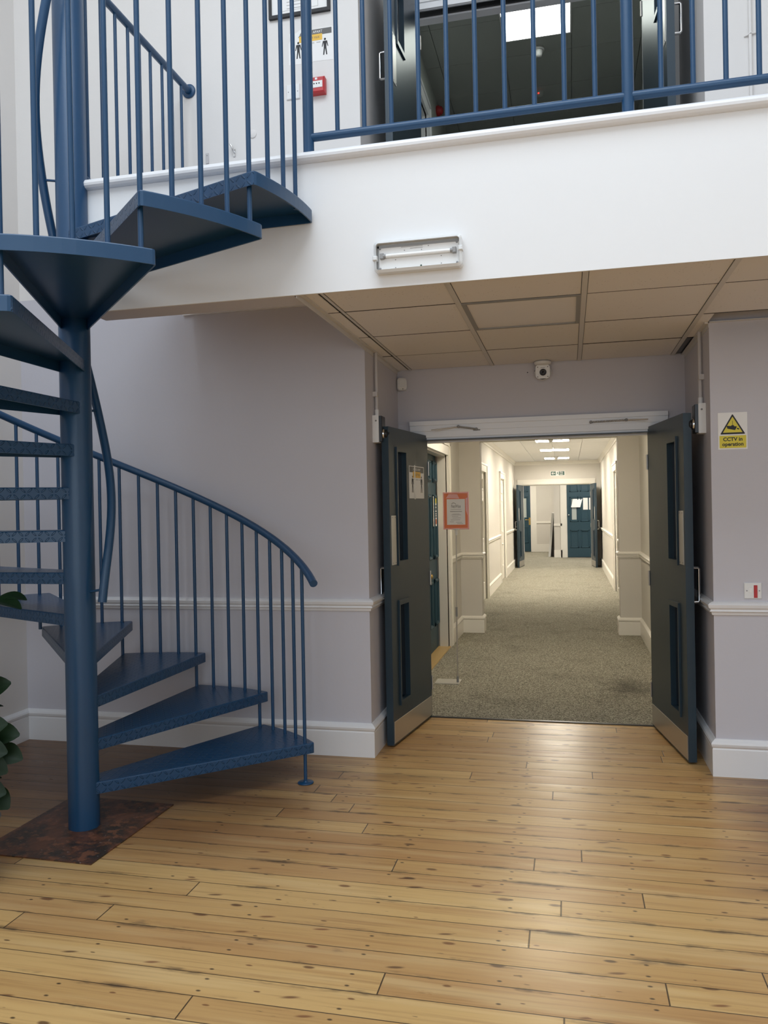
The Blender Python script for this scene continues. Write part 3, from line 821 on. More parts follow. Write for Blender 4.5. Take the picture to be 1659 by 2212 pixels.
# CCTV sign
sg = thing('cctv_sign', (.877, Y0, 1.79), 'white and yellow CCTV warning sign on the right wall', 'sign')
F = frame((.877, Y0, 1.888), (1, 0, 0), (0, -1, 0))
part('backing', MB().bbox(F, -.075, .075, .0003, .003, -.101, .101, .0005), 'paper', sg)
def rtri(cz, h, r):
    half = h / math.sqrt(3); pts = [(0, cz + h * .5), (-half, cz - h * .5), (half, cz - h * .5)]; out = []
    for i, (x, z) in enumerate(pts):
        a = (90, 210, 330)[i]
        for k in range(-3, 4): out.append((x + r * math.cos(math.radians(a + k * 20)), z + r * math.sin(math.radians(a + k * 20))))
    return out
part('triangle_border', MB().poly(F, rtri(.036, .102, .003), .003, .0034), 'ink', sg)
part('triangle', MB().poly(F, rtri(.034, .082, .0015), .0034, .0037), 'yellow', sg)
b = MB()
b.poly(F, [(-.031, .029), (-.027, .013), (.012, .004), (.020, .018), (.021, .024)][::-1], .0037, .0041)
b.poly(F, [(.020, .010), (.032, .006), (.034, .011), (.024, .016)], .0037, .0041)
b.poly(F, [(-.001, .055), (.001, .055), (.001, .030), (-.001, .030)], .0037, .0041)
b.poly(F, [(-.008, .026), (.008, .025), (.006, .031), (-.006, .031)], .0037, .0041)
part('camera_symbol', b, 'ink', sg)
part('text_panel', MB().poly(F, rrect(-.068, .068, -.093, -.025, .003), .003, .0034), 'yellow', sg)
b = MB(); text(b, F, 'CCTV in', .0275, 0, -.054, .0036, 'CENTER', off=.0009); text(b, F, 'operation', .0275, 0, -.081, .0036, 'CENTER', off=.0009)
part('lettering', b, 'ink', sg)

# fused switch on the right wall
sw = thing('fused_switch', (.965, Y0, .97), 'white wall plate with red rocker switch right of the doors', 'switch')
F = frame((.965, Y0, 1.017), (1, 0, 0), (0, -1, 0))
part('plate', MB().bbox(F, -.044, .044, .0003, .009, -.043, .043, .003), 'plastic', sw)
part('rocker', MB().bbox(F, .004, .022, .009, .014, -.038, .030, .003), 'red', sw, label='red rocker')
part('fuse_carrier', MB().bbox(F, -.020, -.003, .009, .0105, -.012, .014, .0008), 'paper', sw)
b = MB()
for u in (-.031, .032): b.lathe(F(u, .009, 0), (0, -1, 0), [(.0038, 0), (.003, .001), (0, .0011)], 10)
parts('screw', b, 'gasket', sw)

# ---- things on the upper wall
def person(mb, F, u, z, h, t=.0004):
    s = h
    mb.poly(F, ellipse(u, z + s * .93, s * .065, s * .07, 16), t, t + .0003)
    mb.poly(F, [(u - .13 * s, z + .83 * s), (u - .20 * s, z + .50 * s), (u - .16 * s, z + .48 * s), (u - .09 * s, z + .72 * s), (u - .08 * s, z + .45 * s), (u - .13 * s, z), (u - .06 * s, z), (u, z + .40 * s), (u + .06 * s, z), (u + .13 * s, z), (u + .08 * s, z + .45 * s), (u + .09 * s, z + .72 * s), (u + .16 * s, z + .48 * s), (u + .20 * s, z + .50 * s), (u + .13 * s, z + .83 * s)], t, t + .0003)
fr = thing('framed_notice', (-1.53, Y0, 4.52), 'black framed white notice at the top, above the torn distancing poster', 'framed notice')
F = frame((-1.535, Y0, 4.53), (1, 0, 0), (0, -1, 0))
b = MB()
for q in ((-.215, .178, 0, .02), (-.215, .178, .56, .58), (-.215, -.197, .02, .56), (.160, .178, .02, .56)): b.fbox(F, q[0], q[1], .001, .020, q[2], q[3])
part('frame', b, 'ink', fr)
part('sheet', MB().fbox(F, -.197, .160, .001, .010, .02, .56), 'paper', fr)
b = MB()
for q in range(5): b.fbox(F, .03, .036, .0101, .0105, .075 + q * .022, .082 + q * .022)
for q in range(3): b.fbox(F, -.10, .0, .0101, .0105, .05 + q * .02, .054 + q * .02)
b.fbox(F, -.15, -.148, .0101, .0105, .04, .40); b.fbox(F, .10, .102, .0101, .0105, .04, .40); b.fbox(F, -.15, .102, .0101, .0105, .04, .042)
part('print', b, 'paleink', fr)

def poster(name, F, w, h, label, torn=False, cat='poster', person_h=.42):
    t = thing(name, F(0, 0, 0), label, cat)
    if torn:
        pts = [(0, .004), (w * .3, .002), (w * .6, .006), (w, .002), (w, h), (w * .5, h - .002), (w * .34, h), (w * .28, h + .008), (w * .16, h - .012), (w * .08, h + .006), (0.004, h - .012), (.01, h - .05), (0, h - .07)]
    else: pts = [(0, 0), (w, 0), (w, h), (0, h)]
    part('sheet', MB().poly(F, pts, -.0008, .0012), 'paper', t)
    hd = [(w * .03 if not torn else w * .22, h * .80), (w * .97, h * .80), (w * .97, h * .975), (w * .03 if not torn else w * .30, h * .975)]
    part('header', MB().poly(F, hd, .0012, .0015), 'greyink', t)
    part('banner', MB().poly(F, [(w * .24, h * .64), (w * .76, h * .64), (w * .76, h * .83), (w * .24, h * .83)], .0015, .0018), 'orangey', t)
    b = MB(); text(b, F, '2 METRES APART', h * .11, w * .5, h * .86, .0017, 'CENTER', xs=min(1., w * .6 / (h * .11 * 8.6)))
    part('heading', b, 'paper', t)
    b = MB(); text(b, F, 'CAPACITY MAX', h * .10, w * .5, h * .70, .0020, 'CENTER', xs=min(1., w * .46 / (h * .10 * 8.2)))
    text(b, F, '2 METRES', h * .06, w * .5, h * .56, .0014, 'CENTER', xs=min(1., w * .22 / (h * .06 * 5.6)))
    for s in (-1, 1): b.fbox(F, w * .5 + s * w * .13, w * .5 + s * w * .22, .0013, .0016, h * .575, h * .587)
    part('print', b, 'greyink', t)
    b = MB(); person(b, F, w * .22, h * .18, h * person_h, .0013); person(b, F, w * .82, h * .18, h * person_h, .0013)
    parts('figure_symbol', b, 'ink', t)
    return t
poster('distancing_poster', frame((-1.63, Y0, 4.235), (1, 0, 0), (0, -1, 0)), .285, .205, 'torn white distancing poster below the black framed notice upstairs', True, person_h=.50)
# door notice: seen at a steep angle on the left leaf; u runs towards the hinge
Fd = lambda a, b_, c: F1(.398 - a, b_, c)
nt = poster('door_notice', lambda a, b_, c: Fd(a, b_ + .0005, c + 1.566), .305, .220, 'laminated distancing notice taped to the left ground floor door', False, 'notice', person_h=.52)
part('tape', MB().fbox(lambda a, b_, c: Fd(a, b_, c + 1.566), .10, .122, .0022, .0026, -.006, .226), 'clear', nt)

sl = thing('light_switch', (-1.605, Y0, 4.03), 'plain white light switch upstairs, left of the red call point', 'switch')
F = frame((-1.605, Y0, 4.072), (1, 0, 0), (0, -1, 0))
part('plate', MB().bbox(F, -.043, .043, .0003, .009, -.045, .045, .003), 'plastic', sl)
part('rocker', MB().bbox(F, -.010, .008, .009, .013, -.016, .016, .002), 'paper', sl)
b = MB()
for u in (-.030, .030): b.lathe(F(u, .009, 0), (0, -1, 0), [(.0035, 0), (.003, .001), (0, .0011)], 10)
parts('screw', b, 'gasket', sl)
cpnt = thing('fire_call_point', (-1.445, Y0, 4.03), 'red fire alarm call point on the upper wall behind the balusters', 'fire call point')
F = frame((-1.445, Y0, 4.076), (1, 0, 0), (0, -1, 0))
part('case', MB().bbox(F, -.052, .052, -.002, .045, -.048, .048, .008), 'red', cpnt)
part('press_panel', MB().bbox(F, -.038, .040, .045, .047, -.020, .020, .0006), 'paper', cpnt)
b = MB()
for u in (-.012, .004, .020): b.poly(F, ellipse(u, .004, .0042, .0042, 12), .047, .0475)
parts('symbol', b, 'ink', cpnt)
part('emblem', MB().fbox(F, -.006, .008, .045, .0455, .028, .040), 'paper', cpnt)
bk = thing('blank_disc', (-1.877, Y0, 3.83), 'small round white blanking disc on the upper wall', 'cover disc')
part('disc', MB().lathe((-1.877, Y0, 3.849), (0, -1, 0), [(.026, -.002), (.026, .004), (.022, .006), (0, .007)], 28), 'upper', bk)
hk = thing('wall_hook', (-2.005, Y0, 3.735), 'small bright metal hook low on the upper wall', 'hook')
part('backplate', MB().bbox(frame((-2.002, Y0, 3.735), (1, 0, 0), (0, -1, 0)), -.008, .008, .0003, .004, -.014, .034, .001), 'chrome', hk)
part('hook_arm', MB().tube([(-2.002, Y0 - .004, 3.75), (-2.002, Y0 - .02, 3.752), (-2.004, Y0 - .028, 3.765), (-2.012, Y0 - .030, 3.785), (-2.020, Y0 - .028, 3.792)], .006, 10), 'chrome', hk)
k2 = thing('wall_bracket', (-2.185, Y0, 3.70), 'small grey metal bracket on the upper wall left of the hook', 'bracket')
part('plate', MB().bbox(frame((-2.185, Y0, 3.735), (1, 0, 0), (0, -1, 0)), -.010, .010, .0003, .006, -.035, .03, .001), 'greyplastic', k2)
parts('screw', MB().lathe((-2.185, Y0 - .006, 3.75), (0, -1, 0), [(.004, 0), (.003, .001), (0, .0012)], 10), 'gasket', k2)
pp = thing('wall_pipe', (.998, Y0, ZU), 'thin cream pipe clipped up the upper right wall', 'pipe')
part('pipe', MB().tube([(.998, Y0 - .012, ZU + .01), (.998, Y0 - .012, 5.2)], .0085, 12), 'upper', pp)
for z in (4.022, 4.85):
    b = MB().tube([(.998 - .030, Y0 - .003, z - .004), (.998 - .012, Y0 - .008, z), (.998, Y0 - .023, z + .003), (.998 + .012, Y0 - .008, z + .004), (.998 + .030, Y0 - .003, z + .008)], .0042, 8)
    parts('clip', b, 'upper', pp)

# ---------------------------------------------------------------- lobby and corridor
w = MB().box(-1.47, -1.27, 5.72, 7.02, 0, 3).box(-1.47, -1.27, 8.43, 9.65, 0, 3).box(-1.47, -1.27, 7.02, 8.43, 2.07, 3).box(-1.62, -1.47, 6.8, 8.6, 0, 3)
struct('wall_lobby_left', w, 'cream', 'beige lobby wall behind the orange poster stand', 'wall')
struct('wall_lobby_right', MB().box(.79, 1.0, 5.72, 9.65, 0, 3), 'cream', 'beige lobby wall seen past the right door', 'wall')
w = MB().box(-1.27, -1.022, 9.45, 9.65, 0, 2.28).box(.555, .79, 9.45, 9.65, 0, 2.28).box(-1.27, .79, 9.45, 9.65, 2.28, 3)
struct('wall_nib', w, 'cream', 'beige wall nibs and beam framing the corridor opening', 'wall')
struct('ceiling_lobby', MB().box(-1.47, 1.0, 5.72, 9.65, 2.75, 2.9), 'fascia', 'lobby ceiling', 'ceiling')
# corridor walls with door openings
LD = [(11.9, 12.95), (15.75, 16.75)]
RD = [(13.2, 14.2), (18.75, 19.0)]
w = MB(); y = 9.65
for a, c in LD: w.box(-1.52, -1.32, y, a, 0, 2.9).box(-1.52, -1.32, a, c, 2.1, 2.9); y = c
w.box(-1.52, -1.32, y, 20.2, 0, 2.9); w.box(-1.66, -1.52, 9.65, 20.2, 0, 2.9)
struct('wall_corridor_left', w, 'cream', 'long beige left wall of the corridor', 'wall')
w = MB(); y = 9.65
for a, c in RD[:1]: w.box(.765, .965, y, a, 0, 2.9).box(.765, .965, a, c, 2.1, 2.9); y = c
w.box(.765, .965, y, 20.2, 0, 2.9); w.box(.965, 1.1, 9.65, 20.2, 0, 2.9)
struct('wall_corridor_right', w, 'cream', 'long beige right wall of the corridor', 'wall')
w = MB().box(-1.52, .965, 20.2, 20.36, 2.05, 2.9).box(-1.52, -1.12, 20.2, 20.36, 0, 2.05).box(.54, .965, 20.2, 20.36, 0, 2.05)
struct('wall_corridor_end', w, 'cream', 'beige wall over the far double doors, with the exit sign', 'wall')
ct = MB()
for i in range(4):
    for j in range(18):
        x0 = -1.32 + i * .5213; ct.box(x0 + .004, x0 + .517, 9.65 + j * .6 + .004, min(20.2, 9.65 + j * .6 + .596), 2.605, 2.63)
ct.box(-1.32, .765, 9.65, 20.2, 2.625, 2.65)
struct('ceiling_corridor', ct, 'fascia', 'cream tiled ceiling of the long corridor', 'ceiling')
COVE = [(-.001, 2.52), (.012, 2.52), (.02, 2.545), (.035, 2.56), (.06, 2.605), (-.001, 2.605)]
b = MB(); moulding(b, [(-1.32, 9.66), (-1.32, 20.2), (.765, 20.2), (.765, 9.66)], COVE)
struct('trim_9', b, 'creamtrim', 'cream cornice around the corridor ceiling', 'cornice')
b = MB(); moulding(b, [(-1.27, 8.54), (-1.27, 9.45), (-1.022, 9.45), (-1.022, 9.65)], SKIRT)
moulding(b, [(-1.32, 13.1), (-1.32, 15.6)], SKIRT); moulding(b, [(-1.32, 16.9), (-1.32, 20.2)], SKIRT)
moulding(b, [(-1.27, 5.73), (-1.27, 6.88)], SKIRT)
struct('baseboard_corridor_left', b, 'creamtrim', 'cream skirting along the left of the corridor', 'skirting')
b = MB(); moulding(b, [(.555, 9.65), (.555, 9.45), (.79, 9.45), (.79, 5.73)], SKIRT); moulding(b, [(.765, 20.2), (.765, 14.35)], SKIRT); moulding(b, [(.765, 13.05), (.765, 9.66)], SKIRT)
struct('baseboard_corridor_right', b, 'creamtrim', 'cream skirting along the right of the corridor', 'skirting')
b = MB(); moulding(b, [(-1.27, 8.54), (-1.27, 9.45), (-1.022, 9.45), (-1.022, 9.65)], DADO, DZ)
moulding(b, [(-1.32, 13.1), (-1.32, 15.6)], DADO, DZ); moulding(b, [(-1.32, 16.9), (-1.32, 20.2)], DADO, DZ)
struct('trim_10', b, 'creamtrim', 'cream dado rail along the left of the corridor', 'dado rail')
b = MB(); moulding(b, [(.555, 9.65), (.555, 9.45), (.79, 9.45), (.79, 5.73)], DADO, DZ); moulding(b, [(.765, 20.2), (.765, 14.35)], DADO, DZ); moulding(b, [(.765, 13.05), (.765, 9.66)], DADO, DZ)
struct('trim_11', b, 'creamtrim', 'cream dado rail along the right of the corridor', 'dado rail')
def side_arch(b, x, s, y0, y1, top=2.06, w_=.13, d=.022, zb=0.0):
    for q0, q1 in ((y0 - w_, y0), (y1, y1 + w_)):
        b.box(x - s * .01, x + s * d, q0, q1, zb, top + w_)
        b.box(x + s * d, x + s * (d + .010), q0 if q1 == y0 else q1 - .03, q0 + .03 if q1 == y0 else q1, zb, top + w_)
    b.box(x - s * .01, x + s * d, y0, y1, top, top + w_); b.box(x + s * d, x + s * (d + .01), y0 - w_, y1 + w_, top + w_ - .03, top + w_)
    b.box(x - s * .10, x - s * .01, y0 - .01, y0 + .02, zb, top + .02); b.box(x - s * .10, x - s * .01, y1 - .02, y1 + .01, zb, top + .02); b.box(x - s * .10, x - s * .01, y0, y1, top - .015, top + .02)
    return b
struct('trim_12', side_arch(MB(), -1.27, 1, 7.02, 8.43), 'creamtrim', 'cream frame of the lobby door behind the left leaf', 'door frame')
struct('trim_13', side_arch(MB(), -1.32, 1, *LD[0]), 'creamtrim', 'cream door frame nearest in the left corridor wall', 'door frame')
struct('trim_14', side_arch(MB(), -1.32, 1, *LD[1]), 'creamtrim', 'cream door frame further along the left corridor wall', 'door frame')
struct('trim_15', side_arch(MB(), .765, -1, *RD[0]), 'creamtrim', 'cream door frame in the right corridor wall', 'door frame')
struct('trim_16', MB().box(-1.39, -1.255, 7.02, 8.43, .003, .014), 'oak', 'pale oak threshold strip under the lobby door', 'threshold')
door_frame('trim_17', .04, 'creamtrim', 'cream frame around the far corridor double doors', 20.2, -1.12, .54, -1.25, .645, .16)

def panel_door(name, F, w_, h, label, mat='teal', glazed=(), prot=.012, cf=(.12, .455, .545, .88)):
    rows = [(.125 * h, .355 * h), (.47 * h, .79 * h), (.865 * h, .965 * h)]
    cols = [(w_ * cf[0], w_ * cf[1]), (w_ * cf[2], w_ * cf[3])]
    b = MB(); th = .045; rc = .012
    us = [0, cols[0][0], cols[0][1], cols[1][0], cols[1][1], w_]
    for i in (0, 2, 4): b.fbox(F, us[i], us[i + 1], -th, 0, 0, h)
    zz = [0] + [q for r in rows for q in r] + [h]
    for c in cols:
        for i in range(0, 8, 2): b.fbox(F, c[0], c[1], -th, 0, zz[i], zz[i + 1])
        for r in rows: b.fbox(F, c[0], c[1], -th + .01, -rc, r[0], r[1])
    o = struct(name, b, mat, label, 'door')
    m = MB()
    for ci, c in enumerate(cols):
        for ri, r in enumerate(rows):
            for q in ((c[0], c[1], r[0], r[0] + .018), (c[0], c[1], r[1] - .018, r[1]), (c[0], c[0] + .018, r[0], r[1]), (c[1] - .018, c[1], r[0], r[1])):
                m.bbox(F, q[0] - .012, q[1] + .012, -rc, prot, q[2] - .012, q[3] + .012, prot * .7)
            if (ci, ri) in glazed:
                part('glass_pane', MB().fbox(F, c[0] + .05, c[1] - .05, -rc, -rc + .003, r[0] + .05, r[1] - .05), 'palepane', o)
    part('panel_moulding', m, mat, o)
    return o
# lobby door in the left wall (u runs away from camera)
Fl = frame((-1.385, 7.735, .016), (0, 1, 0), (1, 0, 0))
panel_door('door_7', Fl, .675, 2.035, 'panelled teal lobby door behind the open left leaf, narrow notice on it', prot=.024, cf=(.13, .43, .69, .96))
Fl0 = frame((-1.385, 7.04, .016), (0, 1, 0), (1, 0, 0))
panel_door('door_13', Fl0, .685, 2.035, 'panelled teal lobby door leaf hidden behind the open left leaf', prot=.024, cf=(.04, .31, .57, .87))
lk = MB().lathe(Fl(.04, 0, .80), (1, 0, 0), [(.025, 0), (.025, .006), (.009, .008), (.009, .03), (.022, .038), (.024, .05), (.012, .06), (0, .061)], 18)
part('door_knob', lk, 'brass', bpy.data.objects['door_7'])
# notice on that door
nd = thing('safety_notice', (-1.376, 8.28, 1.3), 'narrow white notice with yellow and orange blocks on the lobby door', 'notice')
Fn = frame((-1.374, 8.15, 1.305), (0, 1, 0), (1, 0, 0))
part('sheet', MB().fbox(Fn, 0, .28, .0003, .0012, 0, .315), 'paper', nd)
part('yellow_block', MB().fbox(Fn, .03, .25, .0012, .0016, .24, .30), 'yellow', nd)
b = MB()
for z, hh in ((.205, .018), (.165, .028), (.135, .016), (.115, .010), (.09, .014)): b.fbox(Fn, .03, .24, .0012, .0016, z, z + hh)
part('print', b, 'greyink', nd)
part('orange_block', MB().fbox(Fn, .04, .24, .0012, .0016, .02, .075), 'orange', nd)
# corridor side doors
def flat_door(name, x, s, y0, y1, label):
    F = frame((x, y0 + .022, .012), (0, 1, 0), (s, 0, 0)); w_ = y1 - y0 - .044
    return panel_door(name, F, w_, 2.03, label, 'creamtrim')
flat_door('door_8', -1.345, 1, *LD[0], 'cream panelled door in the nearer left corridor frame')
flat_door('door_9', -1.345, 1, *LD[1], 'cream panelled door in the further left corridor frame')
flat_door('door_10', .79, -1, *RD[0], 'cream panelled door in the right corridor frame')

# lights
def ceil_light(y, label):
    t = thing('corridor_light', (-.255, y, 2.604), label, 'ceiling light', 'lit square panels along the corridor')
    x0, x1 = -.555, .045
    part('frame', MB().box(x0, x1, y - .3, y - .275, 2.596, 2.604).box(x0, x1, y + .275, y + .3, 2.596, 2.604).box(x0, x0 + .025, y - .275, y + .275, 2.596, 2.604).box(x1 - .025, x1, y - .275, y + .275, 2.596, 2.604), 'plastic', t)
    part('diffuser', MB().box(x0 + .025, x1 - .025, y - .275, y + .275, 2.598, 2.603), 'lit', t)
    return t
cl0 = ceil_light(13.7, 'nearest of the lit square panels in the corridor ceiling')
dup(cl0, (-.255, 16.1, 2.604), 'middle of the lit square panels in the corridor ceiling')
dup(cl0, (-.255, 18.9, 2.604), 'furthest of the lit square panels in the corridor ceiling')
t = thing('added_lobby_light', (-.24, 7.6, 2.75), 'unseen square light panel added in the lobby ceiling', 'ceiling light')  # out of view, added to light the lobby and warm the doorway
part('frame', MB().box(-.54, .06, 7.3, 7.33, 2.738, 2.749).box(-.54, .06, 7.87, 7.9, 2.738, 2.749).box(-.54, -.51, 7.33, 7.87, 2.738, 2.749).box(.03, .06, 7.33, 7.87, 2.738, 2.749), 'plastic', t)
part('diffuser', MB().box(-.51, .03, 7.33, 7.87, 2.741, 2.748), 'lit3', t)
for lx, ly, lab in ((.4, 21.8, 'unseen light panel added beyond the far doors, over the teal door'), (-1.2, 24.6, 'unseen light panel added beyond the far doors, over the leaning board')):
    t = thing('added_far_light', (lx, ly, 2.75), lab, 'ceiling light')  # unseen panels, added to brighten the room past the far doors
    part('frame', MB().box(lx - .3, lx + .3, ly - .3, ly - .275, 2.738, 2.749).box(lx - .3, lx + .3, ly + .275, ly + .3, 2.738, 2.749), 'plastic', t)
    part('diffuser', MB().box(lx - .3, lx + .3, ly - .275, ly + .275, 2.741, 2.748), 'lit', t)
def detector(x, y, z, label):
    t = thing('smoke_detector', (x, y, z), label, 'smoke detector')
    part('base', MB().lathe((x, y, z), (0, 0, -1), [(0, 0), (.052, .0005), (.052, .016), (.046, .020)], 24), 'plastic', t)
    part('head', MB().lathe((x, y, z - .020), (0, 0, -1), [(.046, 0), (.040, .020), (.034, .028), (.030, .044), (.018, .050), (0, .051)], 24), 'plastic', t)
    return t
dt = detector(-.27, 13.28, 2.604, 'white smoke detector hanging before the nearest corridor light')
dup(dt, (-.26, 18.4, 2.604), 'white smoke detector hanging before the furthest corridor light')

# exit sign
ex = thing('exit_sign', (-.255, 20.2, 2.24), 'green fire exit sign with left arrow over the far doors', 'sign')
F = frame((-.255, 20.2, 2.297), (1, 0, 0), (0, -1, 0))
part('backing', MB().bbox(F, -.178, .178, .0005, .006, -.06, .06, .001), 'paper', ex)
parts('panel', MB().fbox(F, -.165, -.045, .006, .0065, -.048, .048).fbox(F, .03, .165, .006, .0065, -.048, .048), 'green', ex)
b = MB()
b.poly(F, [(-.150, 0), (-.115, .035), (-.100, .035), (-.128, .008), (-.062, .008), (-.062, -.008), (-.128, -.008), (-.100, -.035), (-.115, -.035)], .0065, .007)
text(b, F, 'Fire', .045, .055, .010, .0072, off=.0008); text(b, F, 'exit', .045, .055, -.034, .0072, off=.0008)
part('symbols', b, 'paper', ex)
b = MB(); b.poly(F, ellipse(.002, .034, .008, .009, 12), .0062, .007)
b.poly(F, [(-.004, .026), (.012, .022), (.010, -.002), (.022, -.020), (.016, -.042), (.008, -.040), (.012, -.020), (-.004, -.008), (-.016, -.030), (-.034, -.030), (-.034, -.023), (-.020, -.022), (-.008, .002), (-.010, .014), (-.022, .004), (-.026, .010)], .0062, .007)
part('running_figure', b, 'green', ex)

# poster stand in the lobby
ps = thing('poster_stand', (-.96, 6.72, 0), 'slim poster stand with orange framed sheet on the lobby carpet', 'sign stand')
part('base_plate', MB().bbox(frame((-1.035, 6.745, .004), (1, 0, 0), (0, 0, 1), (0, 1, 0)), -.105, .105, 0, .006, -.09, .09, .002), 'plate', ps)
part('pole', MB().tube([(-.948, 6.72, .008), (-.948, 6.72, .62)], .0068, 12).tube([(-.948, 6.72, .60), (-.936, 6.72, 1.31)], .0052, 12), 'steel', ps)
parts('collar', MB().tube([(-.948, 6.72, .008), (-.948, 6.72, .06)], .010, 12).tube([(-.947, 6.72, .57), (-.947, 6.72, .65)], .0095, 12), 'gasket', ps)
part('socket', MB().lathe((-.936, 6.72, 1.262), (0, 0, 1), [(.008, 0), (.011, .02), (.012, .045), (.03, .05), (.03, .056), (0, .056)], 16), 'plastic', ps)
F = frame((-.935, 6.712, 1.312), (1, 0, 0), (0, -1, 0))
hw, hh = .1105, .318
b = MB()
for q in ((-hw, hw, 0, .012), (-hw, hw, hh - .012, hh), (-hw, -hw + .010, .012, hh - .012), (hw - .010, hw, .012, hh - .012)): b.bbox(F, q[0], q[1], -.012, .002, q[2], q[3], .002)
part('holder_frame', b, 'pink', ps, label='pink tinted clear holder edge')
cd = part('orange_card', MB().fbox(F, -hw + .010, hw - .010, -.008, 0, .012, hh - .012), 'orange', ps, label='orange backing card')
parts('film_glare', MB().poly(F, [(-.085, .266), (.03, .262), (.012, .300), (-.06, .302)], .0001, .0004).poly(F, [(.085, .16), (.098, .12), (.099, .27), (.083, .262)], .0001, .0004), 'pink', cd)
sh = part('sheet', MB().fbox(F, -.078, .078, .0005, .0015, .040, .258), 'paper', ps, label='white printed sheet')
b = MB()
text(b, F, 'NetWise', .040, 0, .184, .0018, 'CENTER', xs=.55)
arc = [(-.038 + .0008 * i, .214 + .0105 * math.sin(PI * min(1, i / 44.))) for i in range(0, 50, 4)]
for (p, q) in zip(arc, arc[1:]): b.poly(F, [p, q, (q[0], q[1] + .004), (p[0], p[1] + .004)], .0016, .0019)
b.fbox(F, -.050, .050, .0016, .0019, .150, .1535)
part('logo', b, 'greyink', sh)
b = MB()
for z, a, c in ((.168, -.044, .046), (.130, -.03, .03), (.122, -.04, .044), (.110, -.035, .02), (.096, -.03, .04), (.080, -.045, .035), (.064, -.055, -.02), (.058, .0, .05), (.049, .01, .06)): b.fbox(F, a, c, .0016, .0018, z, z + .003)
part('print', b, 'paleink', sh)

# ---------------------------------------------------------------- beyond the far doors
struct('ceiling_far', MB().box(-4.2, 3.5, 20.36, 28, 2.75, 2.9), 'fascia', 'ceiling beyond the far doors', 'ceiling')
struct('wall_far_back', MB().box(-3.5, -.36, 26.3, 26.5, 0, 2.9), 'cream', 'beige far wall with white panel mouldings beyond the end doors', 'wall')
struct('wall_far_nib', MB().box(-.42, 3.0, 23.3, 23.5, 0, 2.9).box(-.42, -.36, 23.5, 26.3, 0, 2.9), 'cream', 'beige wall beside the far teal door', 'wall')
struct('wall_far_side', MB().box(-3.7, -3.5, 20.36, 26.5, 0, 2.9).box(2.6, 2.8, 20.36, 23.4, 0, 2.9), 'cream', 'side walls beyond the far doors', 'wall')
b = MB()
for x0_, x1_, yy, z0_, z1_ in ((-1.22, -1.03, 26.3, 0, 2.3), (-1.03, -.36, 26.3, 0, .25), (-1.03, -.36, 26.3, .93, 1.0), (-.43, -.20, 23.3, 0, .22), (-.43, -.20, 23.3, .91, .98), (-.24, -.05, 23.3, 0, 2.3), (.635, .72, 23.3, 0, 2.3)):
    b.box(x0_, x1_, yy - .025, yy, z0_, z1_)
struct('trim_18', b, 'creamtrim', 'cream skirting, dado and door frames beyond the far doors', 'trim')
Fb = frame((-.05, 23.25, .02), (1, 0, 0), (0, -1, 0))
panel_door('door_11', Fb, .685, 2.16, 'teal panelled door with two papers beyond the corridor end', glazed=[(0, 1)])
part('door_knob', MB().lathe(Fb(.045, 0, 1.20), (0, -1, 0), [(.022, 0), (.022, .005), (.008, .008), (.008, .02), (.022, .03), (.018, .045), (0, .046)], 18), 'chrome', bpy.data.objects['door_11'])
Fc2 = frame((-1.86, 26.25, .02), (1, 0, 0), (0, -1, 0))
panel_door('door_12', Fc2, .64, 2.25, 'teal door with a glazed panel and brass handle, furthest left', glazed=[(1, 1)])
hb = MB().bbox(frame((-1.25, 26.25, 1.0), (1, 0, 0), (0, -1, 0)), -.03, .03, 0, .008, -.12, .12, .002).tube([(-1.25, 26.245, 1.05), (-1.25, 26.19, 1.05), (-1.38, 26.185, 1.05)], .012, 10)
part('lever_handle', hb, 'brass', bpy.data.objects['door_12'])
def sheet(name, u, z, w_, h, tilt, label):
    Fp = frame(Fb(u, .012, z), (math.cos(tilt), 0, math.sin(tilt)), (0, -1, 0), (-math.sin(tilt) + (.25 if tilt else 0), 0, math.cos(tilt)))
    t = thing(name, Fb(u, .008, z), label, 'paper notice')
    part('sheet', MB().fbox(Fp, 0, w_, -.006, -.004, 0, h) if not tilt else MB().add([Fp(0, .03, 0), Fp(w_, .05, 0), Fp(w_, -.004, h), Fp(0, -.004, h), Fp(0, .0285, 0), Fp(w_, .0485, 0), Fp(w_, -.0055, h), Fp(0, -.0055, h)], [(0, 1, 2, 3), (7, 6, 5, 4), (0, 4, 5, 1), (1, 5, 6, 2), (2, 6, 7, 3), (3, 7, 4, 0)]), 'paper', t)
    return t
sheet('paper_sheet', .11, 1.42, .255, .245, -.02, 'white paper hanging crooked over the glass of the far teal door')
t = sheet('paper_sheet', .445, 1.345, .20, .335, 0, 'upright white paper on the right half of the far teal door')
# leaning board
lb = thing('leaning_board', (-.53, 23.75, 0), 'white edged board leaning on the wall beyond the far doors', 'board')
Fl2 = lambda u, t, z: (-.605 + u + z * .088, 23.62 + t, z)
part('board', MB().fbox(Fl2, 0, .066, -.02, .5, .006, 1.29), 'paper', lb)
part('dark_wedge', MB().poly(lambda u, t, z: (u, 23.7 + t, z), [(-.532, .006), (-.437, .006), (-.437, 1.14), (-.4395, 1.14)], 0, .3), 'darkwedge', lb)  # dark wedge filling the space between the board and the nib

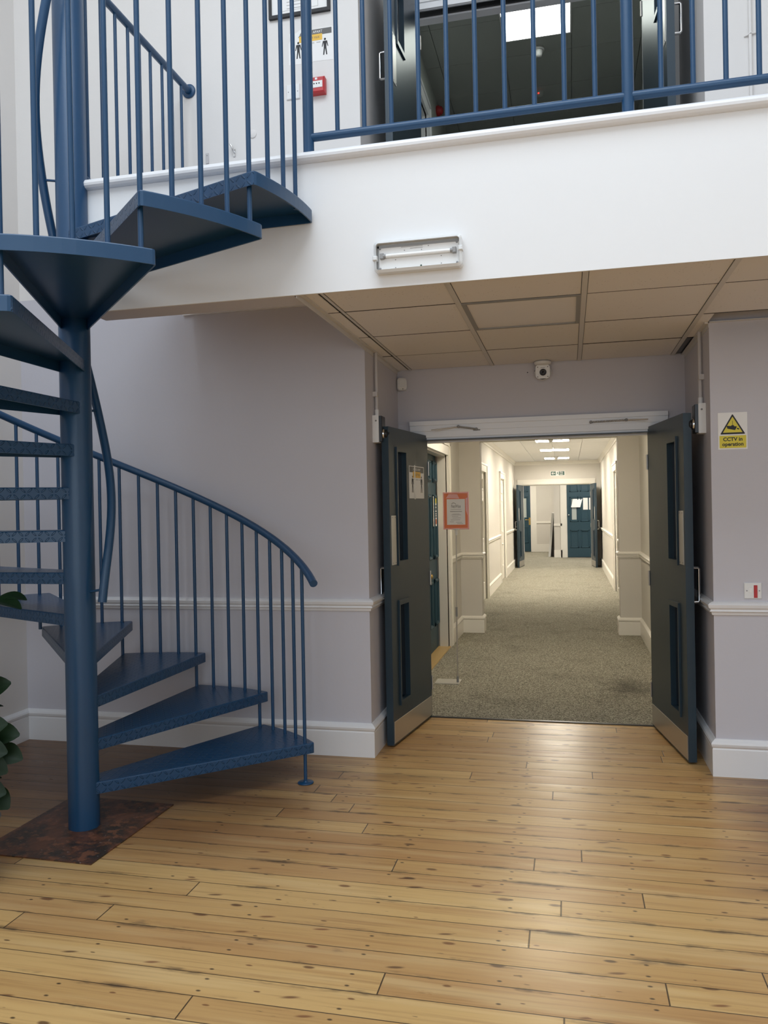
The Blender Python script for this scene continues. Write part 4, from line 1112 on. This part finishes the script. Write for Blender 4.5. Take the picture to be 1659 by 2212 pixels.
# ---------------------------------------------------------------- upstairs room
struct('floor_upstairs', MB().box(-1.5, 1.1, 5.72, 13, ZU - .1, ZU), 'darkcarpet', 'dark carpet of the upstairs room', 'floor')
ct = MB()
for i in range(-3, 3):
    for j in range(13): ct.box(-.509 + i * .608 + .003, -.509 + (i + 1) * .608 - .003, 5.73 + j * .6 + .003, 5.73 + (j + 1) * .6 - .003, 5.70, 5.72)
ct.box(-2.4, 1.4, 5.72, 13.6, 5.716, 5.75)
struct('ceiling_upstairs', ct, 'darkroom', 'dark tiled ceiling of the upstairs room', 'ceiling')
w = MB().box(-1.46, -1.26, 5.72, 6.55, ZU, 5.8).box(-1.46, -1.26, 7.5, 13, ZU, 5.8).box(-1.46, -1.26, 6.55, 7.5, 5.25, 5.8).box(-1.6, -1.46, 5.72, 13, ZU, 5.8)
struct('wall_upstairs_left', w, 'upperroomwall', 'grey left wall of the upstairs room', 'wall')
struct('wall_upstairs_right', MB().box(.79, .99, 5.72, 13, ZU, 5.8), 'upperroomwall', 'grey right wall of the upstairs room', 'wall')
struct('wall_upstairs_end', MB().box(-1.6, 1.1, 13, 13.2, ZU, 5.8), 'upperroomwall', 'far wall of the upstairs room', 'wall')
struct('trim_19', side_arch(MB(), -1.26, 1, 6.55, 7.5, 5.25, zb=ZU), 'white', 'white door frame in the left wall upstairs', 'door frame')
ul = thing('upstairs_light', (-.2, 6.98, 5.70), 'bright square light panel in the upstairs ceiling', 'ceiling light')
part('frame', MB().box(-.509, .099, 6.63, 6.645, 5.69, 5.70).box(-.509, .099, 7.255, 7.27, 5.69, 5.70).box(-.509, -.494, 6.645, 7.255, 5.69, 5.70).box(.084, .099, 6.645, 7.255, 5.69, 5.70), 'plastic', ul)
part('diffuser', MB().box(-.494, .084, 6.645, 7.255, 5.692, 5.699), 'lit2', ul)
us = thing('ceiling_sensor', (-.2, 7.46, 5.70), 'white ceiling sensor just beyond the upstairs light panel', 'sensor')
part('base', MB().lathe((-.2, 7.46, 5.70), (0, 0, -1), [(0, 0), (.055, .0005), (.055, .02), (.045, .024)], 24), 'plastic', us)
part('head', MB().lathe((-.2, 7.46, 5.676), (0, 0, -1), [(.042, 0), (.036, .03), (.03, .05), (0, .055)], 24), 'plastic', us)
ud = thing('smoke_detector', (-.225, 8.25, 5.70), 'dark ceiling detector with a tiny red light upstairs', 'smoke detector')
part('base', MB().lathe((-.225, 8.25, 5.70), (0, 0, -1), [(0, 0), (.05, .0005), (.05, .016), (.044, .03), (.03, .045), (0, .046)], 24), 'darkroom', ud)
part('indicator', MB().lathe((-.225, 8.205, 5.672), (0, -.6, -.8), [(.009, 0), (.006, .005), (0, .006)], 10), 'led', ud)
so = thing('fire_sounder', (-1.26, 8.1, 5.52), 'dark red fire sounder high on the left wall upstairs', 'alarm sounder')
part('base', MB().lathe((-1.26, 8.15, 5.60), (1, 0, 0), [(0, -.002), (.052, -.002), (.052, .03), (.044, .034)], 24), 'red', so)
part('dome', MB().lathe((-1.26, 8.15, 5.60), (1, 0, 0), [(.044, .034), (.040, .055), (.02, .068), (0, .070)], 24), 'red', so)

# ---------------------------------------------------------------- pot plant at the left edge
PX, PY = -2.42, 2.72
pl = thing('potted_plant', (PX, PY, 0), 'leafy green plant at the left edge before the spiral stairs', 'plant')
part('pot', MB().lathe((PX, PY, 0), (0, 0, 1), [(0, .001), (.12, .001), (.15, .26), (.155, .27), (.145, .275), (.135, .25), (.13, .24)], 32), 'pot', pl)
part('soil', MB().lathe((PX, PY, .238), (0, 0, 1), [(.131, 0), (.06, .008), (0, .01)], 24), 'soil', pl)
def leaf_mesh(base, d, up, L, W):
    d = Vector(d).normalized(); side = d.cross(Vector(up)).normalized(); nrm = side.cross(d).normalized()
    b = MB(); vs = []; n = 9; base = Vector(base)
    for i in range(n + 1):
        s = i / n; w_ = W * math.sin(PI * min(1, s * .93 + .05)) ** .75
        c = base + d * (L * s) - nrm * (L * .22 * s * s)
        for k in (-1, -.5, 0, .5, 1): vs.append(c + side * (w_ * k) + nrm * (abs(k) * w_ * .28))
    fs = [(i * 5 + k, i * 5 + k + 1, i * 5 + k + 6, i * 5 + k + 5) for i in range(n) for k in range(4)]
    return b.add(vs, fs, True)
stems = []
for k, (dx, dy, top) in enumerate(((.12, .08, 1.16), (.06, -.02, .95), (.13, .05, .66), (-.08, .06, 1.05), (-.12, -.10, .8))):
    pts = [Vector((PX + dx * .15, PY + dy * .15, .24)).lerp(Vector((PX + dx, PY + dy, top)), t) + Vector((dx, dy, 0)) * (.35 * (t * t - t)) for t in np.linspace(0, 1, 12)]
    part('stem', MB().tube(pts, [.009 - .006 * t for t in np.linspace(0, 1, 12)], 8), 'stem', pl); stems.append(pts)
# leaves (base point, direction) - first the ones that reach into view
LV = []
rng = random.Random(4)
for si, pts in enumerate(stems):
    m = 11 if si in (0, 1, 2) else 8
    for i in range(m):
        t = .30 + .70 * i / (m - 1); q = t * (len(pts) - 1); a = int(min(q, len(pts) - 2)); p = pts[a].lerp(pts[a + 1], q - a)
        ang = i * 2.4 + si * 1.1
        d = Vector((math.cos(ang), math.sin(ang), .35 + rng.uniform(-.25, .3)))
        LV.append((p, d, rng.uniform(.085, .115), rng.uniform(.036, .043)))
LV = [q for q in LV if q[0].x + q[1].normalized().x * q[2] < -2.275 and q[0].x < -2.30]
for tx, tz, ty, dx, dz in ((-2.235, 1.152, 2.78, 1, -.12), (-2.262, 1.165, 2.84, .9, .1), (-2.285, 1.14, 2.70, .8, -.1), (-2.30, .86, 2.72, .7, .8), (-2.30, .80, 2.78, .9, .35),
        (-2.275, .66, 2.72, 1, .25), (-2.265, .615, 2.78, 1, .05), (-2.26, .575, 2.70, 1, -.08), (-2.262, .53, 2.80, 1, -.2), (-2.275, .505, 2.73, 1, -.35), (-2.30, .40, 2.74, .9, -.1), (-2.31, .35, 2.80, .8, -.45), (-2.33, .70, 2.75, .8, .6)):
    d = Vector((dx, rng.uniform(-.25, .25), dz)).normalized()
    LV.append((Vector((tx, ty, tz)) - d * .045, d, .115, .046))
for k, (p, d, L, W) in enumerate(LV): part('leaf', leaf_mesh(p, d, (0, -.25, 1) if k < len(LV) - 10 else (.55, -.8, .55), L, W), 'leaf', pl)

# ---------------------------------------------------------------- light
def area(name, loc, target, sx, sy, power, col):
    l = bpy.data.lights.new(name, 'AREA'); l.shape = 'RECTANGLE'; l.size = sx; l.size_y = sy; l.energy = power; l.color = col
    o = bpy.data.objects.new(name, l); COL.objects.link(o); o.location = loc
    o.rotation_euler = (Vector(target) - Vector(loc)).to_track_quat('-Z', 'Y').to_euler(); return o
area('skylight_daylight', ((SX0 + SX1) / 2, (SY0 + SY1) / 2, H + .1), ((SX0 + SX1) / 2, (SY0 + SY1) / 2, 0), SX1 - SX0, SY1 - SY0, 288, (.82, .91, 1.0))
for cx in (-2.1, .3, 2.7):
    area('window_daylight', (cx, -5.04, 3.25), (cx, 5, 3.25), 1.75, 4.6, 46, (.76, .88, 1.0))
W = bpy.data.worlds.new('overcast_sky'); S.world = W; W.use_nodes = True
bg = W.node_tree.nodes['Background']; bg.inputs[0].default_value = (.75, .87, 1.0, 1); bg.inputs[1].default_value = .6

# ---------------------------------------------------------------- camera
f, yaw, pitch, roll = 1714.0, -.2289, .00417, -.01896
cy, sy = math.cos(yaw), math.sin(yaw); cp_, sp = math.cos(pitch), math.sin(pitch); cr, sr_ = math.cos(roll), math.sin(roll)
Bm = np.array([[1, 0, 0], [0, 0, -1], [0, 1, 0]], float)
Ry = np.array([[cy, 0, -sy], [0, 1, 0], [sy, 0, cy]]); Rx = np.array([[1, 0, 0], [0, cp_, -sp], [0, sp, cp_]]); Rz = np.array([[cr, -sr_, 0], [sr_, cr, 0], [0, 0, 1]])
Mx = Rz @ Rx @ Ry @ Bm
cam = bpy.data.cameras.new('camera'); co = bpy.data.objects.new('camera', cam); COL.objects.link(co)
right, up, back = Mx[0], -Mx[1], -Mx[2]
co.matrix_world = Matrix(((right[0], up[0], back[0], 0), (right[1], up[1], back[1], 0), (right[2], up[2], back[2], 1.5), (0, 0, 0, 1)))
cam.sensor_fit = 'VERTICAL'; cam.sensor_height = 36; cam.lens = f / 2212 * 36; cam.clip_start = .05; cam.clip_end = 100
S.camera = co

vs = S.view_settings
S.display_settings.display_device = 'sRGB'
vs.view_transform = 'Standard'; vs.look = 'None'; vs.gamma = 1.0; vs.use_curve_mapping = False; vs.exposure = 0.0
S.cycles.use_denoising = True
S.cycles.max_bounces = 10; S.cycles.diffuse_bounces = 6; S.cycles.glossy_bounces = 4
S.cycles.caustics_reflective = False; S.cycles.caustics_refractive = False
S.cycles.sample_clamp_indirect = 6.0
